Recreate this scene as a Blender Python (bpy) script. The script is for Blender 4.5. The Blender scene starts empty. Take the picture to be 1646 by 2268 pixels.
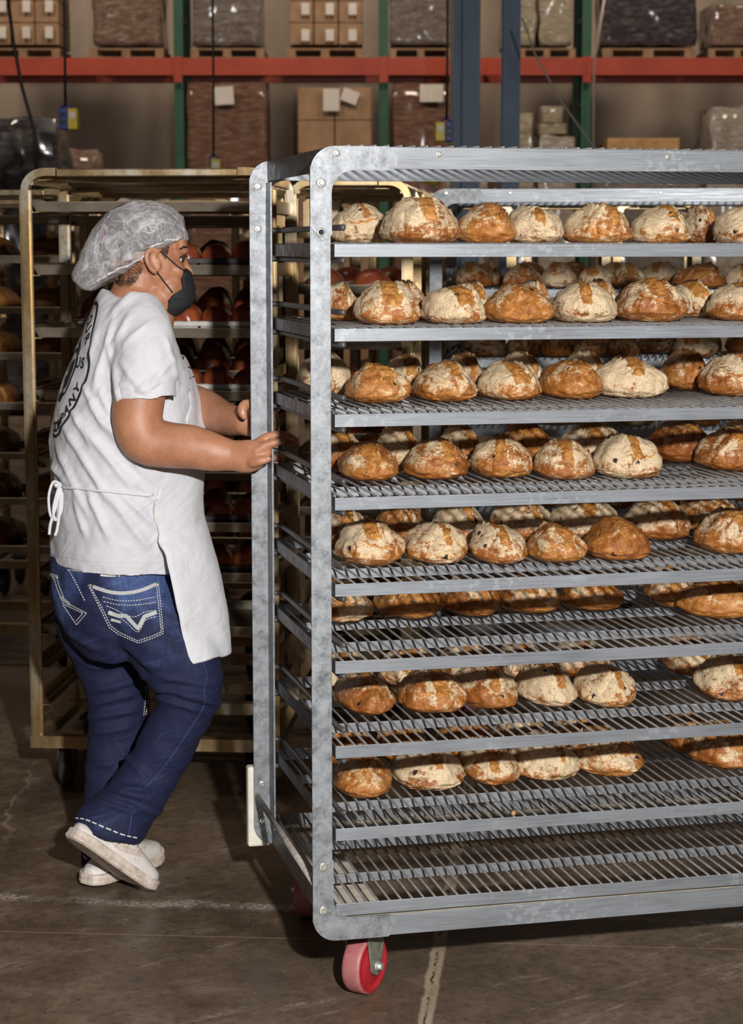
import bpy, bmesh, math, random
import numpy as np
from mathutils import Vector, Matrix, noise
from mathutils.bvhtree import BVHTree

PI = math.pi
scene = bpy.context.scene
COL = scene.collection

# ------------------------------------------------------------------ camera
FPX, TILT, CAMH = 4400.0, 0.1314, 1.58          # focal length in pixels of the 1646x2268 frame
cd = bpy.data.cameras.new('camera')
cd.sensor_fit = 'HORIZONTAL'
cd.sensor_width = 24.0
cd.lens = FPX / 1646.0 * 24.0
cd.clip_start, cd.clip_end = 0.1, 100
cd.dof.use_dof = True
cd.dof.focus_distance = 4.15
cd.dof.aperture_fstop = 7.5
cam = bpy.data.objects.new('camera', cd)
cam.location = (0, 0, CAMH)
cam.rotation_euler = (PI / 2 - TILT, 0, 0)
COL.objects.link(cam)
scene.camera = cam

# ------------------------------------------------------------------ exposure
scene.view_settings.view_transform = 'Standard'
scene.view_settings.look = 'None'
scene.view_settings.gamma = 1.0
scene.view_settings.use_curve_mapping = False
scene.view_settings.exposure = 0.0

# ------------------------------------------------------------------ world and lights
world = bpy.data.worlds.new('hall_ambience')
scene.world = world
world.use_nodes = True
bg = world.node_tree.nodes['Background']
bg.inputs[0].default_value = (0.80, 0.62, 0.58, 1)
bg.inputs[1].default_value = 0.034

def lamp(name, kind, loc, power, color, size=0.1, target=None, size_y=None, spot=None):
    d = bpy.data.lights.new(name, kind)
    d.energy = power
    d.color = color
    if kind == 'AREA':
        d.size = size
        if size_y:
            d.shape = 'RECTANGLE'
            d.size_y = size_y
    else:
        d.shadow_soft_size = size
    if kind == 'SPOT':
        d.spot_size = spot
        d.spot_blend = 0.35
    o = bpy.data.objects.new(name, d)
    o.location = loc
    if target is not None:
        o.rotation_euler = (Vector(target) - Vector(loc)).to_track_quat('-Z', 'Y').to_euler()
    COL.objects.link(o)
    return o

# the photographer's flash, above and right of the lens
lamp('camera_flash', 'SPOT', (0.52, -0.05, 2.12), 1120, (1.0, 0.982, 0.958), 0.055, (0.0, 4.2, 0.95), spot=1.25)
# dim warm hall lamps high over the racking and over the floor
for lx in (-5.5, 0.0, 5.5):
    lamp('hall_lamp', 'AREA', (lx, 19.0, 8.5), 235, (1.0, 0.83, 0.66), 1.4, (lx, 24.0, 3.0))
lamp('hall_lamp', 'AREA', (-1.5, 6.2, 7.0), 60, (1.0, 0.84, 0.70), 2.0, (-1.5, 6.2, 0))

# ------------------------------------------------------------------ pixel helpers (real depths in metres)
_c, _s = math.cos(TILT), math.sin(TILT)

def ray(px, py):
    x = (px - 823) / FPX
    y = -(py - 1134) / FPX
    return Vector((x, _c + y * _s, -_s + y * _c))

def at(px, py, Y):
    d = ray(px, py)
    return Vector((0, 0, CAMH)) + d * (Y / d.y)

def on_z(px, py, z):
    d = ray(px, py)
    return Vector((0, 0, CAMH)) + d * ((z - CAMH) / d.z)

def proj(p):
    y, z = p[1], p[2] - CAMH
    d = y * _c - z * _s
    return 823 + FPX * p[0] / d, 1134 - FPX * (y * _s + z * _c) / d

def mpp(Y, py=1134):                       # metres per pixel at depth Y
    p = at(823, py, Y)
    return (p.y * _c - (p.z - CAMH) * _s) / FPX

# ------------------------------------------------------------------ mesh helpers
def link(name, me, mat=None, parent=None, smooth=False):
    o = bpy.data.objects.new(name, me)
    COL.objects.link(o)
    if mat is not None:
        for m in (mat if isinstance(mat, (list, tuple)) else [mat]):
            me.materials.append(m)
    if smooth:
        me.polygons.foreach_set('use_smooth', [True] * len(me.polygons))
    if parent is not None:
        o.parent = parent
    return o

def empty(name, loc=(0, 0, 0), rz=0.0):
    o = bpy.data.objects.new(name, None)
    o.empty_display_size = 0.1
    o.location = loc
    o.rotation_euler = (0, 0, rz)
    COL.objects.link(o)
    return o

def tag(o, label=None, cat=None, group=None, kind=None):
    if label: o['label'] = label
    if cat: o['category'] = cat
    if group: o['group'] = group
    if kind: o['kind'] = kind
    return o

def copy_tree(o, parent=None):
    c = o.copy()
    COL.objects.link(c)
    if parent is not None:
        c.parent = parent
    for ch in list(o.children):
        copy_tree(ch, c)
    return c

class MB:
    """collects shapes, builds ONE mesh object"""
    def __init__(self):
        self.v, self.f, self.sm = [], [], []

    def add(self, vs, fs, smooth=False):
        n = len(self.v)
        self.v += [tuple(p) for p in vs]
        self.f += [tuple(i + n for i in f) for f in fs]
        self.sm += [smooth] * len(fs)
        return self

    def box(self, x0, x1, y0, y1, z0, z1, bev=0.0):
        if bev <= 0:
            vs = [(x, y, z) for z in (z0, z1) for y in (y0, y1) for x in (x0, x1)]
            return self.add(vs, [(0, 2, 3, 1), (4, 5, 7, 6), (0, 1, 5, 4), (1, 3, 7, 5), (3, 2, 6, 7), (2, 0, 4, 6)])
        bm = bmesh.new()
        bmesh.ops.create_cube(bm, size=1)
        for v in bm.verts:
            v.co = Vector((x0 + (v.co.x + .5) * (x1 - x0), y0 + (v.co.y + .5) * (y1 - y0), z0 + (v.co.z + .5) * (z1 - z0)))
        bmesh.ops.bevel(bm, geom=list(bm.edges), offset=bev, segments=2, affect='EDGES', profile=0.5)
        return self.bm(bm)

    def bm(self, bm, smooth=False, mtx=None):
        bm.verts.index_update()
        vs = [(mtx @ v.co if mtx else v.co.copy()) for v in bm.verts]
        self.add(vs, [tuple(v.index for v in f.verts) for f in bm.faces], smooth)
        bm.free()
        return self

    def tube(self, pts, r, n=8, cap=True, smooth=True, sq=None):
        pts = [Vector(p) for p in pts]
        rs = r if isinstance(r, (list, tuple)) else [r] * len(pts)
        vs, fs = [], []
        t0 = (pts[1] - pts[0]).normalized()
        up = Vector((0, 0, 1)) if abs(t0.z) < .9 else Vector((0, 1, 0))
        nrm = t0.cross(up).normalized()
        for i, p in enumerate(pts):
            if i == 0: t = pts[1] - pts[0]
            elif i == len(pts) - 1: t = pts[-1] - pts[-2]
            else: t = (pts[i + 1] - p).normalized() + (p - pts[i - 1]).normalized()
            t.normalize()
            nrm = (nrm - t * nrm.dot(t)).normalized()
            b = t.cross(nrm)
            for k in range(n):
                a = 2 * PI * (k + .5) / n
                vs.append(p + (nrm * math.cos(a) + b * math.sin(a)) * rs[i])
        for i in range(len(pts) - 1):
            for k in range(n):
                k2 = (k + 1) % n
                fs.append((i * n + k, i * n + k2, (i + 1) * n + k2, (i + 1) * n + k))
        if cap:
            fs.append(tuple(reversed(range(n))))
            fs.append(tuple(range((len(pts) - 1) * n, len(pts) * n)))
        return self.add(vs, fs, smooth)

    def prism(self, outline, d0, d1, plane='xz'):
        """extrude a 2-D outline; plane xz -> depth along y, xy -> along z, yz -> along x"""
        n = len(outline)
        def P(a, b, d):
            return {'xz': (a, d, b), 'xy': (a, b, d), 'yz': (d, a, b)}[plane]
        vs = [P(a, b, d0) for a, b in outline] + [P(a, b, d1) for a, b in outline]
        fs = [tuple(reversed(range(n))), tuple(range(n, 2 * n))]
        fs += [(i, (i + 1) % n, n + (i + 1) % n, n + i) for i in range(n)]
        return self.add(vs, fs)

    def lathe(self, prof, c=(0, 0, 0), axis=(0, 0, 1), n=24, smooth=True):
        """prof: (radius, height) pairs along axis"""
        ax = Vector(axis).normalized()
        e1 = ax.orthogonal().normalized()
        e2 = ax.cross(e1)
        c = Vector(c)
        vs, fs = [], []
        for r, h in prof:
            for k in range(n):
                a = 2 * PI * k / n
                vs.append(c + ax * h + (e1 * math.cos(a) + e2 * math.sin(a)) * max(r, 1e-5))
        for i in range(len(prof) - 1):
            for k in range(n):
                k2 = (k + 1) % n
                fs.append((i * n + k, i * n + k2, (i + 1) * n + k2, (i + 1) * n + k))
        fs.append(tuple(reversed(range(n))))
        fs.append(tuple(range((len(prof) - 1) * n, len(prof) * n)))
        return self.add(vs, fs, smooth)

    def mesh(self, name):
        me = bpy.data.meshes.new(name)
        me.from_pydata(self.v, [], self.f)
        me.polygons.foreach_set('use_smooth', self.sm)
        bm = bmesh.new(); bm.from_mesh(me)
        bmesh.ops.recalc_face_normals(bm, faces=bm.faces)
        bm.to_mesh(me); bm.free()
        return me

    def build(self, name, mat=None, parent=None):
        return link(name, self.mesh(name), mat, parent)

def catmull(pts, k=6):
    """pts: rows of equal-length tuples, smooth interpolation"""
    P = np.array(pts, float)
    out = []
    n = len(P)
    for i in range(n - 1):
        p0, p1, p2, p3 = P[max(i - 1, 0)], P[i], P[i + 1], P[min(i + 2, n - 1)]
        for j in range(k):
            t = j / k
            out.append(.5 * (2 * p1 + (p2 - p0) * t + (2 * p0 - 5 * p1 + 4 * p2 - p3) * t * t + (3 * p1 - p0 - 3 * p2 + p3) * t ** 3))
    out.append(P[-1])
    return out

def loft(rings, cap=True, closed=True):
    """rings: lists of Vectors of the same length -> (verts, faces)"""
    n = len(rings[0])
    vs = [p for r in rings for p in r]
    fs = []
    m = n if closed else n - 1
    for i in range(len(rings) - 1):
        for k in range(m):
            k2 = (k + 1) % n
            fs.append((i * n + k, i * n + k2, (i + 1) * n + k2, (i + 1) * n + k))
    if cap and closed:
        fs.append(tuple(reversed(range(n))))
        fs.append(tuple(range((len(rings) - 1) * n, len(rings) * n)))
    return vs, fs

# ------------------------------------------------------------------ material helpers
class NT:
    def __init__(self, name):
        self.m = bpy.data.materials.new(name)
        self.m.use_nodes = True
        self.t = self.m.node_tree
        self.N = self.t.nodes
        self.bs = self.N['Principled BSDF']
        self.out = self.N['Material Output']

    def n(self, typ, inp=None, **props):
        nd = self.N.new(typ)
        for k, v in props.items():
            setattr(nd, k, v)
        for k, v in (inp or {}).items():
            self.set(nd.inputs[k], v)
        return nd

    def set(self, sock, v):
        if isinstance(v, bpy.types.NodeSocket):
            self.t.links.new(v, sock)
        elif isinstance(v, bpy.types.Node):
            self.t.links.new(v.outputs[0], sock)
        else:
            if sock.type == 'RGBA' and len(v) == 3:
                v = (*v, 1)
            sock.default_value = v

    def p(self, **kw):
        for k, v in kw.items():
            self.set(self.bs.inputs[k.replace('_', ' ')], v)
        return self

    def coord(self, which='Object', scale=None):
        tc = self.n('ShaderNodeTexCoord')
        o = tc.outputs[which]
        if scale is not None:
            mp = self.n('ShaderNodeMapping', {'Vector': o})
            mp.inputs['Scale'].default_value = scale
            o = mp.outputs[0]
        return o

    def noise(self, vec, scale, detail=4, rough=.55, dist=0.0):
        return self.n('ShaderNodeTexNoise', {'Vector': vec, 'Scale': scale, 'Detail': detail, 'Roughness': rough, 'Distortion': dist}).outputs[0]

    def vor(self, vec, scale, feature='F1', out=0, rnd=1.0):
        nd = self.n('ShaderNodeTexVoronoi', feature=feature)
        self.set(nd.inputs['Vector'], vec); self.set(nd.inputs['Scale'], scale)
        self.set(nd.inputs['Randomness'], rnd)
        return nd.outputs[out]

    def math(self, op, a, b=0.0, c=0.0, clamp=False):
        nd = self.n('ShaderNodeMath', operation=op, use_clamp=clamp)
        self.set(nd.inputs[0], a); self.set(nd.inputs[1], b)
        if len(nd.inputs) > 2: self.set(nd.inputs[2], c)
        return nd.outputs[0]

    def step(self, x, lo, hi, a=0.0, b=1.0):
        nd = self.n('ShaderNodeMapRange', interpolation_type='SMOOTHSTEP')
        for k, v in (('Value', x), ('From Min', lo), ('From Max', hi), ('To Min', a), ('To Max', b)):
            self.set(nd.inputs[k], v)
        return nd.outputs[0]

    def ramp(self, x, stops):
        nd = self.n('ShaderNodeValToRGB')
        cr = nd.color_ramp
        while len(cr.elements) < len(stops):
            cr.elements.new(.5)
        for e, (pos, col) in zip(cr.elements, stops):
            e.position = pos; e.color = (*col, 1)
        self.set(nd.inputs[0], x)
        return nd.outputs[0]

    def mix(self, f, a, b, blend='MIX'):
        nd = self.n('ShaderNodeMix', data_type='RGBA', blend_type=blend)
        self.set(nd.inputs[0], f); self.set(nd.inputs[6], a); self.set(nd.inputs[7], b)
        return nd.outputs[2]

    def bump(self, h, strength=.3, dist=.01, normal=None):
        nd = self.n('ShaderNodeBump', {'Height': h, 'Strength': strength, 'Distance': dist})
        if normal is not None: self.set(nd.inputs['Normal'], normal)
        self.set(self.bs.inputs['Normal'], nd.outputs[0])
        return nd.outputs[0]

    def vmath(self, op, a, b=(0, 0, 0)):
        nd = self.n('ShaderNodeVectorMath', operation=op)
        self.set(nd.inputs[0], a); self.set(nd.inputs[1], b)
        return nd.outputs[0]

def plain(name, col, rough=.5, metal=0.0, var=.25, scale=20, bump=0.0):
    """solid colour with a soft wear variation"""
    k = NT(name)
    co = k.coord()
    f = k.noise(co, scale, 5, .6)
    dark = tuple(c * (1 - var) for c in col); light = tuple(min(1, c * (1 + var)) for c in col)
    k.p(Base_Color=k.ramp(f, [(.3, dark), (.7, light)]), Roughness=rough, Metallic=metal)
    if bump: k.bump(f, bump, .004)
    return k.m

M = {}

def mk_galv(name, base=(.228, .239, .254), metal=.35, dark=.45):
    k = NT(name)
    geo = k.n('ShaderNodeNewGeometry')
    co = geo.outputs['Position']
    cells = k.vor(co, 130, out=1)
    bwn = k.n('ShaderNodeRGBToBW', {0: cells}).outputs[0]
    big = k.noise(co, 34, 6, .74)
    streak = k.noise(k.vmath('MULTIPLY', co, (40, 40, 40)), 1.0, 5, .7)
    sp = k.math('MULTIPLY', k.step(big, .30, .72), k.math('MULTIPLY_ADD', bwn, .5, .7))
    v = k.math('ADD', k.math('MULTIPLY', sp, .55), k.math('MULTIPLY', streak, .55))
    d = tuple(c * dark for c in base); l = tuple(min(1, c * 1.35) for c in base)
    spk = k.noise(co, 150, 3, .75)
    v = k.math('ADD', v, k.math('MULTIPLY', k.math('SUBTRACT', spk, .5), .55))
    k.p(Base_Color=k.ramp(v, [(.16, d), (.45, base), (.80, l)]), Metallic=metal,
        Roughness=k.step(streak, .3, .7, .36, .56))
    k.bump(streak, .06, .002)
    return k.m

M['galv'] = mk_galv('galvanized_steel')
def mk_rail():
    k = NT('brushed_galvanized_rail')
    co = k.n('ShaderNodeNewGeometry').outputs['Position']
    big = k.noise(k.vmath('MULTIPLY', co, (4, 4, 14)), 1.0, 4, .6)
    br = k.noise(k.vmath('MULTIPLY', co, (9, 9, 420)), 1.0, 4, .7)
    fl = k.vor(co, 95, out=1)
    fw = k.step(k.n('ShaderNodeRGBToBW', {0: fl}).outputs[0], .60, .70)
    fm = k.math('MULTIPLY', fw, k.step(k.noise(co, 5, 3, .6), .52, .62))
    v = k.math('ADD', k.math('MULTIPLY', big, .55), k.math('MULTIPLY', br, .45))
    c = k.ramp(v, [(.28, (.145, .152, .168)), (.48, (.235, .248, .268)), (.70, (.315, .335, .362))])
    c = k.mix(k.math('MULTIPLY', fm, .35), c, (.42, .45, .48))
    k.p(Base_Color=c, Metallic=.35, Roughness=k.step(br, .3, .7, .36, .5))
    k.bump(br, .05, .001)
    return k.m
M['rail'] = mk_rail()
M['galv_dark'] = mk_galv('dull_galvanized_steel', (.15, .145, .148), .4, .6)
M['wire'] = mk_galv('wire_steel', (.27, .255, .245), .45, .7)
M['rod'] = plain('rod_steel', (.13, .12, .12), .5, .45, .3, 60)
M['dust_rod'] = plain('dusty_rod_steel', (.42, .38, .34), .65, .2, .35, 60)
M['bolt'] = plain('bolt_zinc', (.62, .60, .55), .3, .7, .15, 40)
M['hole'] = plain('bolt_recess', (.02, .02, .02), .8)
M['bumper'] = plain('white_plastic', (.74, .70, .60), .5, 0, .12, 25)
M['board'] = plain('cream_board_and_lit_rail_top', (.62, .55, .44), .6, 0, .2, 40)
M['fork'] = plain('caster_green_grey', (.21, .22, .17), .55, .3, .35, 60, .3)

def mk_stain():
    k = NT('stained_stainless_steel')
    geo = k.n('ShaderNodeNewGeometry')
    co = geo.outputs['Position']
    st = k.noise(k.vmath('MULTIPLY', co, (9, 9, 3.2)), 1.0, 5, .6)
    fi = k.noise(co, 60, 4, .6)
    c = k.ramp(st, [(.30, (.30, .20, .105)), (.47, (.44, .31, .145)), (.57, (.47, .375, .245)), (.72, (.54, .49, .42))])
    c = k.mix(k.step(fi, .45, .75, 0, .5), c, (.20, .14, .09))
    k.p(Base_Color=c, Metallic=.75, Roughness=k.step(st, .3, .7, .30, .42))
    return k.m
M['stain'] = mk_stain()
M['tray'] = plain('sheet_pan_aluminium', (.36, .305, .235), .42, .6, .35, 14)
M['pan'] = plain('loaf_pan_steel', (.50, .48, .44), .42, .5, .3, 9)
M['pan_dark'] = plain('dark_pan_steel', (.07, .05, .045), .5, .3, .3, 30)

def mk_loaf():
    k = NT('loaf_crust')
    oi = k.n('ShaderNodeObjectInfo')
    co = k.coord('Object')
    off = k.math('MULTIPLY', oi.outputs['Random'], 37.0)
    comb = k.n('ShaderNodeCombineXYZ', {0: off, 1: k.math('MULTIPLY', off, 1.7), 2: off})
    v = k.vmath('ADD', co, comb.outputs[0])
    fl = k.n('ShaderNodeAttribute', attribute_type='OBJECT', attribute_name='flour').outputs['Fac']
    tone = k.n('ShaderNodeAttribute', attribute_type='OBJECT', attribute_name='tone').outputs['Fac']
    tear0 = k.n('ShaderNodeAttribute', attribute_type='GEOMETRY', attribute_name='tear').outputs['Fac']
    sx = k.n('ShaderNodeSeparateXYZ', {0: co})
    big = k.noise(v, 17, 4, .55, .6)
    streak = k.noise(k.vmath('MULTIPLY', v, (38, 26, 130)), 1.0, 5, .65, .9)
    warp = k.n('ShaderNodeTexNoise', {'Vector': v, 'Scale': 130.0, 'Detail': 2.0}).outputs[1]
    vw = k.vmath('ADD', v, k.vmath('MULTIPLY', k.vmath('SUBTRACT', warp, (.5, .5, .5)), (.010, .010, .010)))
    mid = k.noise(v, 55, 6, .68, .5)
    fine = k.noise(v, 240, 4, .7)
    tear = k.step(k.math('ADD', tear0, k.math('MULTIPLY', k.math('SUBTRACT', mid, .5), 1.6)), .2, .75)
    crust = k.ramp(k.math('ADD', k.math('MULTIPLY', mid, .62), k.math('MULTIPLY', big, .38)),
                   [(.30, (.14, .040, .009)), (.43, (.36, .125, .025)), (.55, (.53, .22, .048)), (.70, (.66, .37, .115))])
    crust = k.mix(tone, crust, k.mix(1.0, crust, (.50, .33, .25), 'MULTIPLY'))
    # golden crumb in the tear
    tcol = k.ramp(mid, [(.30, (.17, .055, .012)), (.48, (.42, .17, .036)), (.68, (.62, .32, .09))])
    crust = k.mix(tear, crust, tcol)
    # flour sits in patches, less of it low on the sides and none in the tear
    hgt = k.step(sx.outputs[2], .008, .055, -.10, .10)
    m = k.math('ADD', k.math('ADD', k.math('MULTIPLY', big, .9), k.math('MULTIPLY', mid, .75)), hgt)
    m = k.math('ADD', m, k.math('MULTIPLY', k.math('SUBTRACT', fl, .5), .62))
    m = k.math('SUBTRACT', m, k.math('MULTIPLY', tear, .48))
    m = k.math('ADD', m, k.math('MULTIPLY', k.math('SUBTRACT', fine, .5), .35))
    m = k.math('ADD', m, k.math('MULTIPLY', k.math('SUBTRACT', streak, .5), .55))
    fm = k.step(m, .78, .97)
    cr = k.vor(vw, 120, 'DISTANCE_TO_EDGE')
    crack = k.math('MULTIPLY', k.step(cr, .0, .055, .8, 0), k.step(k.noise(v, 38, 3, .6), .50, .66, 0, .9))
    fm2 = k.math('MULTIPLY', fm, k.math('SUBTRACT', 1.0, crack))
    flour = k.ramp(fine, [(.3, (.56, .41, .235)), (.65, (.78, .64, .43))])
    col = k.mix(k.math('MULTIPLY', fm2, .93), crust, flour)
    # raisins and scorched flecks
    vd = k.vor(vw, 30, out=0); vc = k.vor(vw, 30, out=1)
    rnd = k.n('ShaderNodeSeparateColor', {0: vc}).outputs[0]
    ra = k.math('MULTIPLY', k.step(k.math('ADD', vd, k.math('MULTIPLY', k.math('SUBTRACT', mid, .5), .5)), .13, .19, 1, 0), k.math('GREATER_THAN', rnd, .80))
    fd = k.vor(vw, 120, out=0); fc = k.vor(vw, 120, out=1)
    rf = k.n('ShaderNodeSeparateColor', {0: fc}).outputs[1]
    fk = k.math('MULTIPLY', k.step(fd, .13, .26, 1, 0), k.math('GREATER_THAN', rf, .88))
    col = k.mix(k.math('MULTIPLY', fk, .8), col, (.10, .045, .02))
    col = k.mix(ra, col, (.028, .012, .012))
    k.p(Base_Color=col, Roughness=k.step(fm2, 0, 1, .36, .75))
    k.bs.inputs['Specular IOR Level'].default_value = .5
    h = k.math('ADD', k.math('MULTIPLY', mid, 1.2), k.math('MULTIPLY', fine, .45))
    h = k.math('SUBTRACT', h, k.math('ADD', k.math('MULTIPLY', ra, .6), k.math('MULTIPLY', crack, .4)))
    k.bump(h, .55, .006)
    return k.m
M['loaf'] = mk_loaf()

def mk_bun(name, stops, rough=.3):
    k = NT(name)
    oi = k.n('ShaderNodeObjectInfo')
    co = k.vmath('ADD', k.coord('Object'), k.n('ShaderNodeCombineXYZ', {0: k.math('MULTIPLY', oi.outputs['Random'], 20.0)}).outputs[0])
    big = k.noise(co, 14, 4, .6, .5)
    tear = k.n('ShaderNodeAttribute', attribute_type='GEOMETRY', attribute_name='tear').outputs['Fac']
    c = k.ramp(big, stops)
    c = k.mix(k.math('MULTIPLY', tear, .8), c, (.52, .26, .075))
    k.p(Base_Color=c, Roughness=rough)
    k.bump(k.noise(co, 70, 4), .2, .004)
    return k.m
M['bun'] = mk_bun('glazed_bun_crust', [(.3, (.16, .030, .014)), (.5, (.27, .055, .022)), (.72, (.44, .13, .035))])
M['long'] = mk_bun('scored_bread_crust', [(.3, (.17, .055, .014)), (.5, (.30, .115, .028)), (.72, (.45, .20, .05))], .45)

def mk_floor():
    k = NT('worn_brown_concrete')
    geo = k.n('ShaderNodeNewGeometry')
    co = geo.outputs['Position']
    big = k.noise(co, 1.3, 5, .6)
    mid = k.noise(co, 7, 6, .65)
    fine = k.noise(co, 90, 4, .7)
    col = k.ramp(k.math('ADD', k.math('MULTIPLY', big, .5), k.math('MULTIPLY', mid, .5)),
                 [(.32, (.076, .050, .031)), (.5, (.145, .101, .067)), (.68, (.25, .185, .13))])
    col = k.mix(k.step(fine, .56, .76, 0, .55), col, (.34, .285, .225))
    grit = k.noise(co, 34, 6, .75)
    col = k.mix(k.step(grit, .36, .54, .55, 0), col, (.055, .040, .027))
    col = k.mix(k.step(grit, .60, .74, 0, .45), col, (.33, .265, .205))
    # swept scuffs of flour dust
    sc = k.noise(k.vmath('MULTIPLY', k.n('ShaderNodeVectorRotate', {'Vector': co, 'Angle': -.62}, rotation_type='Z_AXIS').outputs[0], (1.6, 14, 1)), 1.0, 6, .72, .8)
    scm = k.math('MULTIPLY', k.step(sc, .55, .74), k.math('MULTIPLY', k.step(mid, .36, .60), k.step(fine, .3, .6)))
    col = k.mix(k.math('MULTIPLY', scm, .9), col, (.46, .39, .325))
    speck = k.vor(co, 26, out=0)
    col = k.mix(k.math('MULTIPLY', k.step(speck, .03, .06, 1, 0), .8), col, (.55, .48, .40))
    x, y, _ = [k.n('ShaderNodeSeparateXYZ', {0: co}).outputs[i] for i in range(3)]
    wob = k.math('MULTIPLY', k.math('SUBTRACT', k.noise(co, 14, 4, .7), .5), .05)
    wob2 = k.math('MULTIPLY', k.math('SUBTRACT', k.noise(co, 3, 4, .7), .5), .14)
    def line(expr, w0, w1):
        return k.step(k.math('ABSOLUTE', expr), w0, w1, 1, 0)
    # saw-cut joint across the aisle
    j1 = k.math('ADD', k.math('SUBTRACT', y, 4.412), k.math('MULTIPLY', x, .07))
    # broken joint running away from the lens
    j2 = k.math('ADD', k.math('SUBTRACT', x, k.math('MULTIPLY_ADD', y, .0975, -.272)), k.math('MULTIPLY', wob, .45))
    # dusty ridge behind the worker's feet
    j3 = k.math('ADD', k.math('ADD', k.math('SUBTRACT', y, 4.62), k.math('MULTIPLY', x, .105)), wob2)
    # thin crack at the far left
    j4 = k.math('ADD', k.math('SUBTRACT', x, k.math('MULTIPLY_ADD', y, -.07, -.63)), k.math('ADD', k.math('MULTIPLY', wob, 1.2), wob2))
    l2 = line(j2, .011, .019); l2c = k.math('MULTIPLY', line(k.math('ADD', j2, k.math('MULTIPLY', wob, .35)), .001, .005), k.step(mid, .45, .55))
    col = k.mix(k.math('MULTIPLY', l2, k.step(mid, .3, .55, .35, 1)), col, (.44, .345, .24))
    col = k.mix(l2c, col, (.045, .03, .02))
    l1 = line(j1, .0012, .0035)
    col = k.mix(k.math('MULTIPLY', l1, .8), col, (.36, .24, .155))
    l3 = k.math('MULTIPLY', line(j3, .004, .035), k.math('MULTIPLY', k.step(fine, .38, .6), k.step(mid, .4, .58, .1, 1)))
    col = k.mix(k.math('MULTIPLY', l3, .8), col, (.58, .51, .44))
    l4 = line(j4, .002, .008)
    col = k.mix(k.math('MULTIPLY', l4, k.step(mid, .4, .6, .1, .7)), col, (.35, .27, .18))
    k.p(Base_Color=col, Roughness=k.step(k.math('ADD', mid, k.math('MULTIPLY', scm, .5)), .3, .8, .30, .62))
    h = k.math('SUBTRACT', k.math('MULTIPLY', mid, .35), k.math('ADD', l2c, k.math('MULTIPLY', l1, .6)))
    k.bump(h, .3, .006)
    return k.m
M['floor'] = mk_floor()

def mk_wall():
    k = NT('hall_wall_panel')
    co = k.n('ShaderNodeNewGeometry').outputs['Position']
    f = k.noise(co, .6, 4, .6)
    band = k.n('ShaderNodeTexWave', {'Vector': co, 'Scale': .55, 'Distortion': .3}, wave_type='BANDS', bands_direction='X').outputs[1]
    k.p(Base_Color=k.ramp(k.math('ADD', k.math('MULTIPLY', f, .75), k.math('MULTIPLY', band, .15)),
                          [(.3, (.33, .265, .215)), (.65, (.52, .43, .345))]), Roughness=.8)
    return k.m
M['wall'] = mk_wall()

def mk_wrap(name, stops, rough=.3, scale=6.0, zs=3.0, coat=.8):
    """goods under clear stretch film: colour layers with glossy crumpled highlights"""
    k = NT(name)
    co = k.coord('Object')
    lay = k.noise(k.vmath('MULTIPLY', co, (1.2, 1.2, zs)), scale, 5, .65, .4)
    cr = k.noise(k.vmath('MULTIPLY', co, (1, 1, 2.2)), 9, 6, .72, 1.6)
    k.p(Base_Color=k.ramp(lay, stops), Roughness=rough, Coat_Weight=coat, Coat_Roughness=.12)
    k.bump(cr, .9, .07)
    return k.m
M['carton'] = plain('brown_cardboard', (.30, .185, .105), .7, 0, .22, 5)
M['paper'] = plain('white_paper', (.62, .58, .54), .7, 0, .06, 4)
M['wrap_brown'] = mk_wrap('film_wrapped_brown_goods', [(.3, (.16, .10, .075)), (.5, (.30, .19, .14)), (.7, (.46, .35, .29))])
M['wrap_red'] = mk_wrap('film_wrapped_russet_goods', [(.3, (.13, .065, .045)), (.5, (.26, .13, .085)), (.7, (.36, .25, .19))], .35, 5, 5)
M['wrap_grey'] = mk_wrap('film_wrapped_grey_goods', [(.3, (.15, .125, .115)), (.5, (.27, .225, .20)), (.7, (.42, .37, .33))], .35, 5, 4)
M['wrap_black'] = mk_wrap('black_stretch_film', [(.3, (.035, .03, .035)), (.5, (.07, .065, .075)), (.72, (.22, .20, .20))], .25, 7, 3, 1.0)
M['wrap_white'] = mk_wrap('white_stretch_film', [(.3, (.38, .33, .28)), (.5, (.56, .50, .43)), (.7, (.74, .70, .64))], .3, 6, 2, 1.0)
M['sack'] = mk_wrap('cream_sacks', [(.3, (.36, .30, .20)), (.5, (.52, .45, .32)), (.7, (.66, .59, .45))], .4, 5, 5)
M['pallet'] = plain('pallet_wood', (.26, .16, .09), .8, 0, .3, 9)
M['beam'] = plain('orange_red_rack_paint', (.36, .052, .026), .45, 0, .15, 3)
M['upright'] = plain('green_rack_paint', (.022, .085, .05), .5, 0, .2, 3)
M['blue'] = plain('blue_steel_paint', (.15, .23, .36), .45, 0, .2, 2)
M['pipe'] = plain('grey_conduit', (.42, .38, .34), .5, .2, .1)
M['cable'] = plain('black_cable', (.015, .013, .013), .5)
M['yel'] = plain('yellow_outlet_plastic', (.68, .50, .03), .45, 0, .1)
M['blu'] = plain('blue_outlet_plastic', (.03, .06, .34), .45, 0, .1)
M['white'] = plain('white_plate', (.75, .72, .68), .5, 0, .05)
M['black'] = plain('black_socket', (.012, .012, .016), .5)
M['wood'] = plain('raw_wood', (.42, .25, .10), .7, 0, .25, 12)
M['rubber'] = plain('grey_rubber_wheel', (.05, .045, .042), .6, 0, .3, 20)

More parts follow.
